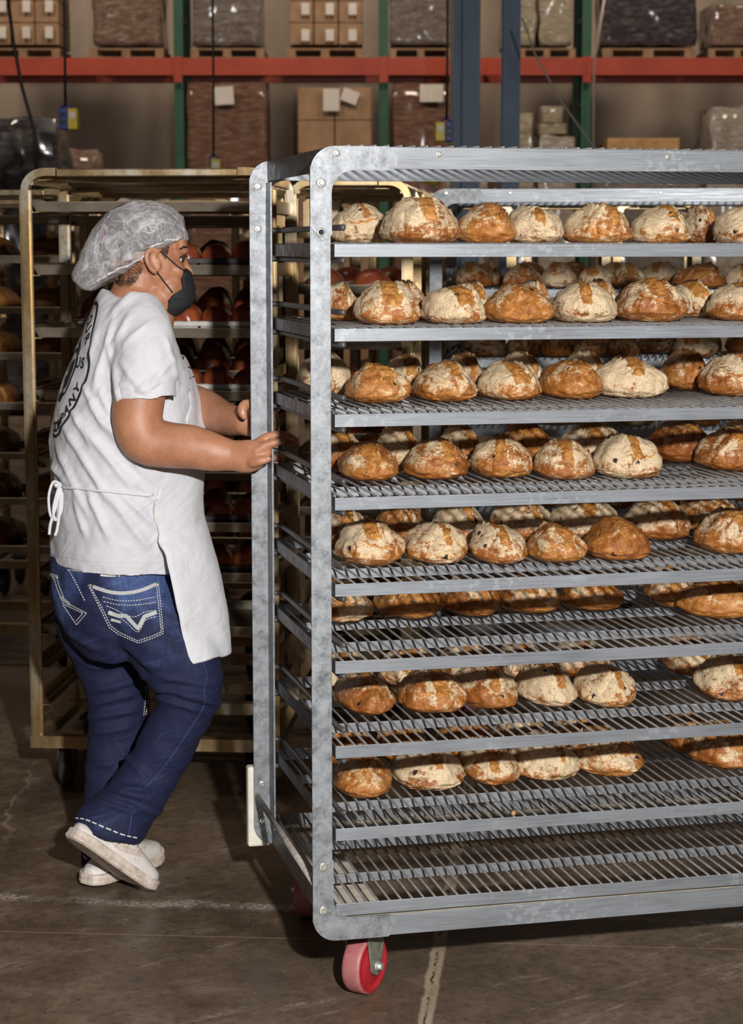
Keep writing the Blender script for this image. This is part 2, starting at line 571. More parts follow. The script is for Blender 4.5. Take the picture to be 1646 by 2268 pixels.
def mk_red():
    k = NT('red_polyurethane_wheel')
    co = k.coord('Object')
    f = k.noise(co, 55, 5, .7)
    sx = k.n('ShaderNodeSeparateXYZ', {0: co}).outputs
    rad = k.math('SQRT', k.math('ADD', k.math('MULTIPLY', sx[1], sx[1]), k.math('MULTIPLY', sx[2], sx[2])))
    dust = k.math('MULTIPLY', k.step(rad, .0585, .061), k.step(f, .25, .6, .55, 1))
    c = k.mix(dust, k.ramp(f, [(.3, (.33, .010, .018)), (.7, (.47, .022, .03))]), (.40, .155, .155))
    k.p(Base_Color=c, Roughness=.5)
    k.bump(f, .2, .003)
    return k.m
M['red'] = mk_red()
# ================================================================== the setting
tag(MB().box(-15, 15, -1.5, 27.2, -.12, 0).build('floor', M['floor']), kind='structure')
tag(MB().box(-15, 15, 27.0, 27.2, 0, 10).build('wall_back', M['wall']), kind='structure')

# ================================================================== pallet racking far behind (24 m)
BY = 24.0
UPX = [-4.718, -2.287, .144, 2.549, 4.98]
BEAM_Z = at(823, 147, BY).z
def up_z(py): return at(823, py, BY).z
rack = empty('pallet_rack', (.144, BY, 0))
tag(rack, 'tall pallet rack with green uprights and one orange-red beam level, far back', 'pallet rack')
def child(mb, name, mat, root):
    """build in world coordinates, then hang under root"""
    o = mb.build(name, mat)
    o.parent = root
    o.matrix_parent_inverse = Matrix.LocRotScale(root.location, root.rotation_euler, None).inverted()
    return o
for ux in UPX:
    mb = MB()
    for yy in (BY + .02, BY + 1.05):
        mb.box(ux - .055, ux + .055, yy, yy + .09, 0, 6.2)
    for zz in (.3, 1.3, 2.3, 3.3, 4.3, 5.3):
        mb.box(ux - .02, ux + .02, BY + .11, BY + 1.05, zz, zz + .05)
    child(mb, 'upright', M['upright'], rack)
for i in range(len(UPX) - 1):
    mb = MB().box(UPX[i] + .0, UPX[i + 1] - .0, BY - .05, BY + .01, BEAM_Z - .105, BEAM_Z + .095)
    mb.box(UPX[i] - .05, UPX[i] + .05, BY - .06, BY - .045, BEAM_Z - .19, BEAM_Z + .11)
    child(mb, 'beam', M['beam'], rack)
    mb = MB().box(UPX[i] + .06, UPX[i + 1] - .06, BY + 1.06, BY + 1.12, BEAM_Z - .105, BEAM_Z + .095)
    for j in range(7):
        xx = UPX[i] + .25 + j * .32
        mb.box(xx, xx + .05, BY + .011, BY + 1.06, BEAM_Z + .05, BEAM_Z + .093)
    child(mb, 'rear_beam', M['beam'], rack)

def pallet(px0, px1, z, lab, Y=BY):
    x0, x1 = at(px0, 147, Y).x, at(px1, 147, Y).x
    mb = MB()
    for j in range(5):
        yy = Y + .05 + j * .19
        mb.box(x0, x1, yy, yy + .14, z + .10, z + .12)
    for yy in (Y + .03, Y + .46, Y + .88):
        mb.box(x0, x1, yy, yy + .09, z, z + .018)
        for f in (0, .44, .89):
            mb.box(x0 + f * (x1 - x0), x0 + (f + .11) * (x1 - x0), yy, yy + .09, z + .018, z + .10)
    o = mb.build('wooden_pallet', M['pallet'])
    tag(o, lab, 'pallet', 'wooden pallets on the racking')

def crumple(me, amp, freq, seed):
    for v in me.vertices:
        p = v.co * freq + Vector((seed * 3.1, seed, 0))
        v.co += Vector((noise.noise(p), noise.noise(p + Vector((9, 0, 0))), noise.noise(p + Vector((0, 9, 0))) * .5)) * amp

def grid_box(x0, x1, y0, y1, z0, z1, n=14):
    bm = bmesh.new()
    bmesh.ops.create_cube(bm, size=1)
    bmesh.ops.subdivide_edges(bm, edges=list(bm.edges), cuts=n, use_grid_fill=True)
    for v in bm.verts:
        v.co = Vector((x0 + (v.co.x + .5) * (x1 - x0), y0 + (v.co.y + .5) * (y1 - y0), z0 + (v.co.z + .5) * (z1 - z0)))
    return MB().bm(bm, True)

def load(px0, px1, z0, z1, mat, lab, seed, Y=BY, labels=(), name='wrapped_pallet_load', depth=.9, amp=.03, cartons=None):
    """a pallet load; labels: (px0, py0, px1, py1, tilt) white sheets on its face; cartons: (columns, rows)"""
    x0, x1 = at(px0, 147, Y).x, at(px1, 147, Y).x
    root = empty(name, ((x0 + x1) / 2, Y + .45, z0))
    tag(root, lab, 'pallet load', 'pallet loads on the racking')
    if cartons:
        nc, nr = cartons
        w, h = (x1 - x0) / nc, (z1 - z0) / nr
        for r in range(nr):
            for c in range(nc):
                g = .006
                child(MB().box(x0 + c * w + g, x0 + (c + 1) * w - g, Y + .03, Y + .03 + depth, z0 + r * h + g * .5, z0 + (r + 1) * h - g * .5, .012), 'carton', mat, root)
    else:
        mb = grid_box(x0, x1, Y + .03, Y + .03 + depth, z0, z1)
        me = mb.mesh('wrapped_stack')
        crumple(me, amp, 5.0, seed)
        o = link('wrapped_stack', me, mat)
        o.parent = root
        o.matrix_parent_inverse = Matrix.Translation(root.location).inverted()
    for (a, b, c2, d, t) in labels:
        p, q = at(a, b, Y), at(c2, d, Y)
        cx, cz, hw, hh = (p.x + q.x) / 2, (p.z + q.z) / 2, (q.x - p.x) / 2, (p.z - q.z) / 2
        mb = MB()
        ol = []
        for sx, sz in ((-1, -1), (1, -1), (1, 1), (-1, 1)):
            ol.append((cx + sx * hw * math.cos(t) - sz * hh * math.sin(t), cz + sx * hw * math.sin(t) + sz * hh * math.cos(t)))
        mb.prism(ol, Y - .03, Y - .022)
        child(mb, 'paper_label', M['paper'], root)
    return root

S_Z = BEAM_Z + .095                        # top of the beams
P_Z = S_Z + .155
TOPZ = 5.0
def lab6(px0, px1, rows):
    out = []
    for ry in rows:
        for f in (.22, .55, .86):
            cx = px0 + f * (px1 - px0)
            out.append((cx - 9, ry - 13, cx + 9, ry + 13, 0))
    return out
pallet(-30, 132, S_Z, 'wooden pallet on the red beam, leftmost, under brown cartons')
load(-30, 132, P_Z, TOPZ, M['carton'], 'brown cartons with white labels on a pallet above the beam, leftmost load', 1, cartons=(3, 4), labels=lab6(-30, 132, (14, 72)))
pallet(197, 362, S_Z, 'wooden pallet on the red beam, second from left')
load(207, 356, P_Z, TOPZ, M['wrap_brown'], 'film-wrapped brown load above the beam, second load from the left', 2)
pallet(422, 585, S_Z, 'wooden pallet on the red beam just right of the left green upright')
load(428, 578, P_Z, TOPZ, M['wrap_grey'], 'film-wrapped grey load above the beam, right of the left green upright', 3)
pallet(636, 806, S_Z, 'wooden pallet on the red beam under neatly labelled brown cartons')
load(641, 804, P_Z, TOPZ, M['carton'], 'brown cartons with six white labels above the beam, left of the middle upright', 4, cartons=(3, 4), labels=lab6(641, 804, (20, 78)))
pallet(862, 1004, S_Z, 'dark pallet on the red beam left of the blue columns')
load(866, 1002, P_Z, TOPZ, M['wrap_grey'], 'grey film-wrapped load above the beam, beside the blue columns', 5)
pallet(1150, 1275, S_Z, 'dark pallet on the red beam right of the blue columns, under cream sacks')
load(1118, 1186, P_Z, TOPZ, M['sack'], 'narrow stack of cream sacks touching the right blue column, above the beam', 6, amp=.04)
load(1196, 1264, P_Z, TOPZ, M['sack'], 'stack of cream sacks above the beam, left of the right green upright', 7, amp=.04)
pallet(1335, 1540, S_Z, 'dark pallet on the red beam under the black wrapped load')
load(1336, 1542, P_Z, TOPZ, M['wrap_black'], 'wide black film-wrapped load with bright glints above the beam', 8)
pallet(1570, 1700, S_Z, 'dark pallet on the red beam, rightmost')
load(1574, 1700, P_Z, up_z(8), M['wrap_brown'], 'low russet wrapped load above the beam at the right edge', 9)
# lower level, standing on stacked goods down to the floor
load(413, 590, 0, up_z(181), M['wrap_red'], 'russet wrapped cartons under the beam with one white sheet, right of left green upright', 10, labels=[(476, 192, 518, 232, .06)])
load(658, 824, 0, up_z(193), M['carton'], 'tall brown cartons under the beam with two white sheets taped on', 11, cartons=(2, 9), labels=[(716, 197, 752, 246, 0), (757, 199, 794, 228, -.35)])
load(872, 996, 0, up_z(184), M['wrap_red'], 'russet wrapped cartons under the beam with one white sheet, beside the blue columns', 12, labels=[(930, 187, 982, 226, 0)])
load(1126, 1182, 0, up_z(252), M['sack'], 'cream wrapped stack under the beam touching the right blue column', 13, amp=.04)
load(1200, 1276, 0, up_z(300), M['wrap_white'], 'white film-wrapped stack under the beam, left of the right green upright', 14, amp=.05)
s = grid_box(at(1198, 0, BY).x, at(1262, 0, BY).x, BY + .1, BY + .7, up_z(300) + .02, up_z(272), 8)
me = s.mesh('sack'); crumple(me, .03, 6, 3)
tag(link('flour_sack', me, M['sack']), 'cream sack lying on the white wrapped stack under the beam', 'sack', 'sacks on the white stack')
s = grid_box(at(1204, 0, BY).x, at(1252, 0, BY).x, BY + .1, BY + .6, up_z(270), up_z(233), 8)
me = s.mesh('sack'); crumple(me, .03, 6, 4)
tag(link('flour_sack', me, M['sack']), 'uppermost tilted cream sack on the white wrapped stack', 'sack', 'sacks on the white stack')
load(1578, 1720, 0, up_z(237), M['wrap_white'], 'white glossy wrapped stack under the beam at the right edge', 15, amp=.06)
load(1345, 1512, 0, up_z(357), M['wrap_brown'], 'low brown wrapped load with a wooden board lying on it', 16, amp=.03)
mb = MB().box(at(1350, 0, BY).x, at(1512, 0, BY).x, BY - .02, BY + .5, up_z(334), up_z(306), .015)
mb.box(at(1370, 0, BY).x, at(1390, 0, BY).x, BY, BY + .45, up_z(351), up_z(334)).box(at(1470, 0, BY).x, at(1490, 0, BY).x, BY, BY + .45, up_z(351), up_z(334))
tag(mb.build('wooden_crate_board', M['wood']), 'pale wooden board on the low brown load, right of the right green upright', 'board')
load(1345, 1560, 0, at(823, 392, 21.5).z, M['wrap_grey'], 'low shiny grey wrapped load seen just under the near rack top', 17, Y=21.5, amp=.06)
load(990, 1083, 0, at(823, 388, 20.0).z, M['wrap_white'], 'low shiny white wrapped load beside the foot of the blue columns', 18, Y=20.0, amp=.07)
# dark crumpled bundle on the left
for (a, b, c, d, z_, lab) in ((-40, 118, 262, 420, .9, 'dark crumpled film-wrapped bundle at the far left under the beam'), (136, 200, 330, 430, 1.2, 'low brown wrapped bundle beside the dark crumpled bundle')):
    Yb = 19 if z_ < 1 else 20.6
    g = grid_box(at(a, 0, Yb).x, at(b, 0, Yb).x, Yb, Yb + .8, 0, at(0, c, Yb).z, 16)
    me = g.mesh('bundle'); crumple(me, .12, 3.2, z_)
    tag(link('wrapped_bundle', me, M['wrap_black'] if z_ < 1 else M['wrap_brown']), lab, 'bundle')

# ------------------------------------------------------------------ blue columns, pipe, cables, drop outlets
def h_column(px0, px1, Y, lab):
    x0, x1 = at(px0, 147, Y).x, at(px1, 147, Y).x
    w = x1 - x0
    mb = MB()
    mb.box(x0, x1, Y, Y + .014, 0, 7).box(x0, x1, Y + .2, Y + .214, 0, 7)
    mb.box((x0 + x1) / 2 - .005, (x0 + x1) / 2 + .005, Y + .014, Y + .2, 0, 7)
    return mb
root = empty('steel_column', (at(1045, 147, 16).x, 16, 0))
tag(root, 'wide blue painted steel column, the left of the two', 'column')
child(h_column(1024, 1064, 16, ''), 'column_beam', M['blue'], root)
child(MB().box(at(1006, 0, 16).x, at(1020, 0, 16).x, 16.02, 16.2, 0, 7).box(at(1020, 0, 16).x, at(1024, 0, 16).x, 16.1, 16.12, 0, 7), 'side_channel', M['blue'], root)
root = empty('steel_column', (at(1133, 147, 16.6).x, 16.6, 0))
tag(root, 'narrow blue painted steel column, the right of the two', 'column')
child(h_column(1114, 1153, 16.6, ''), 'column_beam', M['blue'], root)
tag(MB().tube([at(1001, 330, 15.6) - Vector((0, 0, 2.4)), at(1001, -60, 15.6)], .014, 8).build('conduit', M['pipe']), 'thin pale grey conduit beside the wide blue column', 'pipe')

def drop(px, py0, py1, Y, x0, x1, split, blue_left, lab, lab2):
    top = at(px, -120, Y) + Vector((0, 0, 4)); end = at(px, py0, Y)
    c = MB().tube([end, end + Vector((.004, 0, .4)), (end + top) / 2, top], .008, 6).build('drop_cord', M['cable'])
    tag(c, lab2, 'cord', 'drop cords')
    root = empty('outlet_box', tuple(at((x0 + x1) / 2, py1, Y)))
    tag(root, lab, 'outlet box', 'hanging outlet boxes')
    bx0, bx1, zt, zb = at(x0, 0, Y).x, at(x1, 0, Y).x, at(px, py0 + 4, Y).z, at(px, py1, Y).z
    xm = bx0 + (bx1 - bx0) * split
    la, ra = ('blu', 'yel') if blue_left else ('yel', 'blu')
    child(MB().box(bx0, xm, Y - .03, Y + .07, zb, zt, .006), 'outlet_half', M[la], root)
    child(MB().box(xm + .001, bx1, Y - .03, Y + .07, zb, zt, .006), 'outlet_half', M[ra], root)
    h = zt - zb
    yl, yr = (xm, bx1) if blue_left else (bx0, xm)
    child(MB().box(yl + .25 * (yr - yl), yr - .2 * (yr - yl), Y - .034, Y - .0305, zb + .52 * h, zb + .82 * h), 'white_plate', M['white'], root)
    bl, br = (bx0, xm) if blue_left else (xm, bx1)
    for f in (.2, .56):
        child(MB().box(bl + .2 * (br - bl), br - .2 * (br - bl), Y - .034, Y - .0305, zb + f * h, zb + (f + .24) * h), 'socket', M['black'], root)
    child(MB().tube([(end.x - .03, Y + .02, zt), (end.x, Y + .02, zt + .03), (end.x + .03, Y + .02, zt)], .006, 6), 'hanger', M['blu'], root)
drop(145, 236, 287, 11.0, 127, 168, .45, True, 'blue and yellow outlet box hanging at the left', 'black drop cord holding the left outlet box')
drop(473, 348, 392, 12.5, 460, 486, .12, True, 'yellow outlet box hanging above the stainless rack', 'black drop cord in front of the russet cartons')
drop(989, 266, 313, 11.5, 965, 1004, .58, False, 'yellow and blue outlet box hanging beside the wide blue column', 'black drop cord beside the wide blue column')
tag(MB().tube([at(10, -60, 12), at(30, 95, 12), at(48, 190, 12), at(76, 290, 12), at(84, 420, 12)], .011, 6).build('hanging_cable', M['cable']), 'slack black cable hanging at the far left edge', 'cable')
tag(MB().tube([at(1158, 40, 14), at(1185, 120, 14), at(1240, 220, 14), at(1290, 290, 14), at(1330, 345, 14), at(1345, 345, 14) - Vector((0, 0, 2.3))], .007, 6).build('hanging_cable', M['pipe']), 'thin pale cable slanting down right of the blue columns', 'cable')
tag(MB().tube([at(1345, -40, 20), at(1320, 120, 20), at(1316, 168, 20), at(1316, 520, 20) - Vector((0, 0, 1.8))], .012, 6).build('hanging_cable', M['pipe']), 'short pale cable crossing the red beam near the black wrapped load', 'cable')
b = MB().lathe([(.02, 0), (.06, .01), (.075, .05), (.06, .10), (.02, .12)], at(958, 404, 15.5) - Vector((0, 0, .02)), (0, 0, 1), 16).build('yellow_cap', M['yel'])
b2 = MB().tube([at(958, 404, 15.5), at(958, 404, 15.5) * 1.0 - Vector((0, 0, at(958, 404, 15.5).z))], .02, 8).build('post', M['pipe']); b2.parent = b
tag(b, 'yellow rounded cap on a thin post left of the blue column foot', 'post cap')
# ================================================================== stainless rack building blocks
def smooth_pts(pts, k=5):
    return [Vector(p) for p in catmull([tuple(p) for p in pts], k)]

def flat_bar_path(mb, path, w, d, wdir):
    """rectangular bar swept on a path lying in a vertical plane; wdir = horizontal width direction, d thickness in the path plane"""
    wdir = Vector(wdir).normalized()
    rings = []
    n = len(path)
    for i, p in enumerate(path):
        t = (path[min(i + 1, n - 1)] - path[max(i - 1, 0)]).normalized()
        b = t.cross(wdir).normalized()
        rings.append([p + wdir * w / 2 + b * d / 2, p - wdir * w / 2 + b * d / 2, p - wdir * w / 2 - b * d / 2, p + wdir * w / 2 - b * d / 2])
    vs, fs = loft(rings)
    mb.add(vs, fs)

def bun_mesh(name, w, l, h, seed, nu=14, tears=0):
    """a low-poly baked piece, flat below; tears>0 adds slanted scores"""
    bm = bmesh.new()
    bmesh.ops.create_cube(bm, size=2)
    bmesh.ops.subdivide_edges(bm, edges=list(bm.edges), cuts=nu, use_grid_fill=True)
    vals = []
    for v in bm.verts:
        d = v.co.normalized()
        s = lambda c, e: math.copysign(abs(c) ** e, c)
        x, y, z = s(d.x, .85) * w / 2, s(d.y, .8) * l / 2, d.z
        z = h * (z ** .8) if z > 0 else h * .28 * z
        q = Vector((x, y, z)) * 16 + Vector((seed * 7.3, 0, 0))
        k = 1 + .10 * noise.noise(q) + .05 * noise.noise(q * 2.3)
        t = 0
        if tears and d.z > .05:
            ph = (y / l * tears + x / w * .55 + .25) % 1.0
            e = abs(ph - .5)
            t = max(0, 1 - e / .17) * min(1, d.z * 2.5)
            k -= .05 * t
        v.co = Vector((x * k, y * k, z * k + h * .16 if z > 0 else z * .6 + h * .16))
        vals.append(t)
    zmin = min(v.co.z for v in bm.verts)
    for v in bm.verts: v.co.z -= zmin
    me = bpy.data.meshes.new(name)
    bm.to_mesh(me); bm.free()
    at_ = me.attributes.new('tear', 'FLOAT', 'POINT')
    at_.data.foreach_set('value', vals)
    me.polygons.foreach_set('use_smooth', [True] * len(me.polygons))
    return me

BUNS = [bun_mesh('bun', .094, .12, .050, i) for i in range(4)]
for me in BUNS: me.materials.append(M['bun'])
LONGS = [bun_mesh('long_bread', .21, .36, .085, 10 + i, 18, 4) for i in range(3)]
for me in LONGS: me.materials.append(M['long'])

def stainless_rack(px, py, Y, W, D, yaw, ztop, lab, levels, zbase=.136, rails=None):
    """px,py: picture point of the front left post's foot at depth Y; levels: runner heights"""
    p = at(px, py, Y)
    root = empty('bakery_rack', (p.x, p.y, 0), yaw)
    tag(root, lab, 'bakery rack', 'stainless bakery racks')
    r = .06
    pw, pd = .036, .03
    for xx in (0, W):
        for yy in (0, D):
            mb = MB()
            inw = 1 if xx == 0 else -1
            path = [Vector((xx + inw * pw / 2, yy, zbase)), Vector((xx + inw * pw / 2, yy, ztop - r - .25)), Vector((xx + inw * pw / 2, yy, ztop - r))]
            for a in range(1, 8):
                t = a / 7 * PI / 2
                path.append(Vector((xx + inw * (pw / 2 + r * (1 - math.cos(t))), yy, ztop - r + (r - .009) * math.sin(t))))
            path.append(path[-1] + Vector((inw * .03, 0, 0)))
            # bar bends in the XZ plane
            flat_bar_path(mb, path, pd, .018 if False else pw * .9, (0, 1, 0)) if False else flat_bar_path(mb, path, pd, .022, (0, 1, 0))
            # wider face seen from the front
            mb.box(xx if inw > 0 else xx - pw, xx + pw if inw > 0 else xx, yy - .004, yy + .004, zbase, ztop - r)
            mb.build('post', M['stain'], root)
    for yy in (0, D):
        MB().box(r + .05, W - r - .05, yy - .014, yy + .014, ztop - .022, ztop - .001, .003).build('top_bar', M['stain'], root)
    for j in range(3):
        yy = D * (j + 1) / 4
        MB().box(.03, W - .03, yy - .009, yy + .009, ztop - .028, ztop - .012).build('top_slat', M['stain'], root)
    for xx in (.03, W - .03):
        MB().box(xx - .011, xx + .011, 0, D, ztop - .045, ztop - .023).build('top_side_bar', M['stain'], root)
    mb = MB()
    for yy in (0, D): mb.box(0, W, yy - .018, yy + .018, zbase - .004, zbase + .032)
    for xx in (.018, W - .018): mb.box(xx - .018, xx + .018, 0, D, zbase, zbase + .03)
    mb.build('base_frame', M['stain'], root)
    for z in levels:
        for xx, s in ((.020, 1), (W - .020, -1)):
            mb = MB().box(xx - .002, xx + .002, .0, D, z - .004, z + .032)
            mb.box(min(xx, xx + s * .034), max(xx, xx + s * .034), .0, D, z - .004, z - .001)
            mb.build('runner', M['stain'], root)
    for xx in (.09, W - .09):
        for yy in (.06, D - .06):
            c = MB().box(xx - .035, xx + .035, yy - .04, yy + .04, zbase - .012, zbase - .004)
            c.box(xx - .024, xx - .019, yy - .024, yy + .024, .052, zbase - .012).box(xx + .019, xx + .024, yy - .024, yy + .024, .052, zbase - .012)
            o = c.build('caster', M['pan_dark'], root)
            MB().lathe([(.02, -.017), (.05, -.017), (.058, -.010), (.06, 0), (.058, .010), (.05, .017), (.02, .017)], (xx, yy, .0602), (1, 0, 0), 24).build('wheel', M['rubber'], o)
    return root

def frame_of(root):
    return Matrix.LocRotScale(root.location, root.rotation_euler, None)

def sheet_pan(W, D, h=.024):
    """shallow pan with rolled rim, base at z=0, centred"""
    mb = MB()
    t = .012
    o0 = [(-W / 2 + t, -D / 2 + t), (W / 2 - t, -D / 2 + t), (W / 2 - t, D / 2 - t), (-W / 2 + t, D / 2 - t)]
    o1 = [(-W / 2, -D / 2), (W / 2, -D / 2), (W / 2, D / 2), (-W / 2, D / 2)]
    R = lambda ol, z, s=0: [Vector((x - math.copysign(s, x), y - math.copysign(s, y), z)) for x, y in ol]
    vs, fs = loft([R(o0, 0), R(o1, h), R(o1, h + .002, -.004), R(o1, h - .002, -.007), R(o1, h + .004, -.004), R(o1, h + .003, .003), R(o0, .003, .002)])
    mb.add(vs, fs)
    return mb.mesh('sheet_pan')

def put(me, name, mtx, mat=None):
    o = bpy.data.objects.new(name, me)
    COL.objects.link(o)
    o.matrix_world = mtx
    return o

ORD = ['topmost', 'second', 'third', 'fourth', 'fifth', 'sixth', 'seventh', 'eighth', 'ninth', 'tenth']
NTH = ['first', 'second', 'third', 'fourth', 'fifth', 'sixth', 'seventh', 'eighth', 'ninth', 'tenth', 'eleventh', 'twelfth']

# ------------------------------------------------------------------ rack A: right behind the worker
AW, AD = .735, .46
A_EDGE = [1.713, 1.535, 1.357, 1.178, .985, .799, .653, .496]      # pan rims seen in the photo
A_LEV = [z - .026 for z in A_EDGE] + [.37, .26]
rackA = stainless_rack(71, 1650, 5.70, AW, AD, -.085, 1.806, 'brown-stained stainless bakery rack right behind the worker, with casters', A_LEV)
FA = frame_of(rackA)
panA = sheet_pan(AW - .065, AD - .02)
panA.materials.append(M['tray'])
for i, z in enumerate(A_EDGE):
    o = put(panA, 'sheet_pan', FA @ Matrix.Translation((AW / 2, AD / 2 - .005, z - .0265)))
    tag(o, '%s sheet pan from the top in the rack right behind the worker' % ORD[i], 'sheet pan', 'sheet pans behind the worker')

def strap_pan(n, w, l, h):
    """n narrow loaf pans joined in a strap; returns an Empty-less root mesh and its cups"""
    root = MB().box(-n * w / 2 - .004, n * w / 2 + .004, -l / 2 - .006, -l / 2 - .003, h - .012, h).box(-n * w / 2 - .004, n * w / 2 + .004, l / 2 + .003, l / 2 + .006, h - .012, h)
    return root
def cup_mesh(w, l, h):
    mb = MB()
    a, b = w / 2 - .002, l / 2 - .002
    R = lambda s, z: [Vector((-a + s, -b + s, z)), Vector((a - s, -b + s, z)), Vector((a - s, b - s, z)), Vector((-a + s, b - s, z))]
    vs, fs = loft([R(.006, 0), R(0, h), R(-.0015, h + .002), R(.002, h), R(.008, .003)])
    mb.add(vs, fs)
    return mb.mesh('pan_cup')
CUP = cup_mesh(.086, .13, .042); CUP.materials.append(M['pan'])
CUPD = CUP.copy(); CUPD.materials.clear(); CUPD.materials.append(M['pan_dark'])
rb = random.Random(4)
for i in (1, 2, 3, 4, 5, 6):
    z = A_EDGE[i] - .0265 + .0032
    dark = i in (1, 4, 5, 6)
    n = 6
    x0 = AW - .06 - n * .086
    sp = strap_pan(n, .086, .13, .042).build('strap_pan', M['pan_dark'] if dark else M['pan'])
    sp.matrix_world = FA @ Matrix.Translation((x0 + n * .043, .105, z))
    tag(sp, '%s six-cup loaf pan on the %s sheet pan behind the worker' % ('dark' if dark else 'silver', ORD[i]), 'loaf pan', 'loaf pans behind the worker')
    for c in range(n):
        o = bpy.data.objects.new('pan_cup', CUPD if dark else CUP); COL.objects.link(o)
        o.parent = sp; o.location = ((c - (n - 1) / 2) * .086, 0, 0)
        o = put(BUNS[rb.randrange(4)], 'bun_loaf', FA @ Matrix.Translation((x0 + (c + .5) * .086, .105, z + .026)) @ Matrix.Rotation(rb.choice((0, PI)) + rb.uniform(-.06, .06), 4, 'Z') @ Matrix.Diagonal((.93, 1.08, rb.uniform(.95, 1.2), 1)))
        tag(o, 'glazed red-brown bun, %s from the left in the loaf pan on the %s pan' % (NTH[c], ORD[i]), 'bun', 'glazed buns behind the worker')

# ------------------------------------------------------------------ rack B: farther back at the left edge
B_EDGE = [1.784 - .08, 1.556, 1.366, 1.196, 1.009, .82, .648, .465]
BW, BD = .90, .48
rackB = stainless_rack(-330, 1340, 7.5, BW, BD, -.085, 1.80, 'stainless bakery rack of scored golden loaves at the left edge, farther back', [z - .026 for z in B_EDGE], rails=None)
FB = frame_of(rackB)
panB = sheet_pan(BW - .065, BD - .02); panB.materials.append(M['tray'])
for i, z in enumerate(B_EDGE):
    o = put(panB, 'sheet_pan', FB @ Matrix.Translation((BW / 2, BD / 2 - .005, z - .0265)))
    tag(o, '%s sheet pan from the top in the farther rack at the left edge' % ORD[i], 'sheet pan', 'sheet pans in the far left rack')
    if i == 0: continue
    for c in range(2):
        o = put(LONGS[rb.randrange(3)], 'scored_loaf', FB @ Matrix.Translation((BW - .15 - c * .245, BD / 2 - .01, z - .0265 + .0032)) @ Matrix.Rotation(rb.uniform(-.12, .12) + PI * rb.randrange(2), 4, 'Z'))
        tag(o, 'scored golden-brown loaf, %s on the %s pan of the farther left rack' % (('right-hand', 'left-hand')[c], ORD[i]), 'loaf', 'scored loaves in the far left rack')

# ------------------------------------------------------------------ nested racks standing behind the near rack
nest = [(642, 1560, 6.35, .40), (694, 1500, 7.0, .37), (742, 1450, 7.62, .40), (776, 1410, 8.25, .27)]
for i, (px, py, Y, W) in enumerate(nest):
    z0 = at(px, py, Y).z
    lv = [1.62 - j * .178 for j in range(8)]
    r = stainless_rack(px, py, Y, W, .44, -.085 - .03 * i, 1.80 + .01 * (i % 2), '%s stainless bakery rack in the row nested behind the near grey rack' % ('first', 'second', 'third', 'fourth')[i], lv, zbase=.136)
    Fr = frame_of(r)
    pn = sheet_pan(W - .065, .42); pn.materials.append(M['tray'])
    if i < 2:
        for j in (1, 2, 3, 4, 5, 6):
            o = put(pn, 'sheet_pan', Fr @ Matrix.Translation((W / 2, .215, lv[j] - .0005)))
            tag(o, '%s sheet pan from the top in the %s rack nested behind the near rack' % (ORD[j - 1], ('first', 'second')[i]), 'sheet pan', 'sheet pans in the nested racks')
            for c in range(2):
                o = put(BUNS[rb.randrange(4)], 'bun_loaf', Fr @ Matrix.Translation((.11 + c * .15, .12, lv[j] + .0030)) @ Matrix.Diagonal((1.35, 1.4, 1.3, 1)))
                tag(o, 'dark red bun, %s from left on the %s pan of the %s nested rack' % (NTH[c], ORD[j - 1], ('first', 'second')[i]), 'bun', 'dark buns in the nested racks')
for i, (px, lab) in enumerate(((945, 'left'), (1150, 'middle'), (1345, 'right'))):
    stainless_rack(px, 1400, 8.5, .37, .44, -.08, 1.78, 'stainless bakery rack behind the farther grey rack, the %s one of three' % lab, [1.60 - j * .165 for j in range(9)])
# racks parked behind the first one, full of dark loaves
for i, (px, Y) in enumerate(((152, 6.45), (196, 7.25))):
    lv = [1.66 - j * .165 for j in range(9)]
    W = .70
    r = stainless_rack(px, 1560, Y, W, .46, -.085, 1.80, ('stainless bakery rack parked directly behind the rack at the worker', 'stainless bakery rack parked third in line behind the worker')[i], lv)
    Fr = frame_of(r)
    pn = sheet_pan(W - .065, .44); pn.materials.append(M['tray'])
    for j in range(9):
        o = put(pn, 'sheet_pan', Fr @ Matrix.Translation((W / 2, .225, lv[j] - .0005)))
        tag(o, '%s sheet pan from the top in the %s rack in line behind the worker' % (ORD[j], ('second', 'third')[i]), 'sheet pan', 'sheet pans in the racks parked in line')
        for c in range(5 if j else 0):
            o = put(BUNS[rb.randrange(4)], 'bun_loaf', Fr @ Matrix.Translation((.10 + c * .125, .14, lv[j] + .0030)) @ Matrix.Diagonal((1.28, 1.9, rb.uniform(1.7, 2.1), 1)))
            tag(o, 'dark loaf, %s from left on the %s pan of the %s rack in line' % (NTH[c], ORD[j], ('second', 'third')[i]), 'loaf', 'dark loaves in the racks parked in line')
# one more rack at the far left, its top and posts peeping behind the scored loaves
r = stainless_rack(-40, 1270, 9.0, .37, .44, -.05, 1.80, 'stainless bakery rack standing farthest back, behind the scored loaves', [1.62 - j * .178 for j in range(8)])
r = stainless_rack(160, 1270, 9.2, .35, .44, -.05, 1.81, 'stainless bakery rack farthest back, seen between the worker and the left post', [1.62 - j * .178 for j in range(8)])
r = stainless_rack(335, 1270, 9.0, .42, .44, -.05, 1.80, 'stainless bakery rack farthest back, seen above the hairnet', [1.62 - j * .178 for j in range(8)])
# ================================================================== the near galvanized rack
RX, RY, RYAW, RW, RD, ZT, ZB = -.1214, 3.958, .2327, 1.50, .697, 1.782, .160
near = empty('bread_rack', (RX, RY, 0), RYAW)
tag(near, 'large grey galvanized bread rack on red casters, pushed by the worker', 'bread rack', None)
FN = frame_of(near)

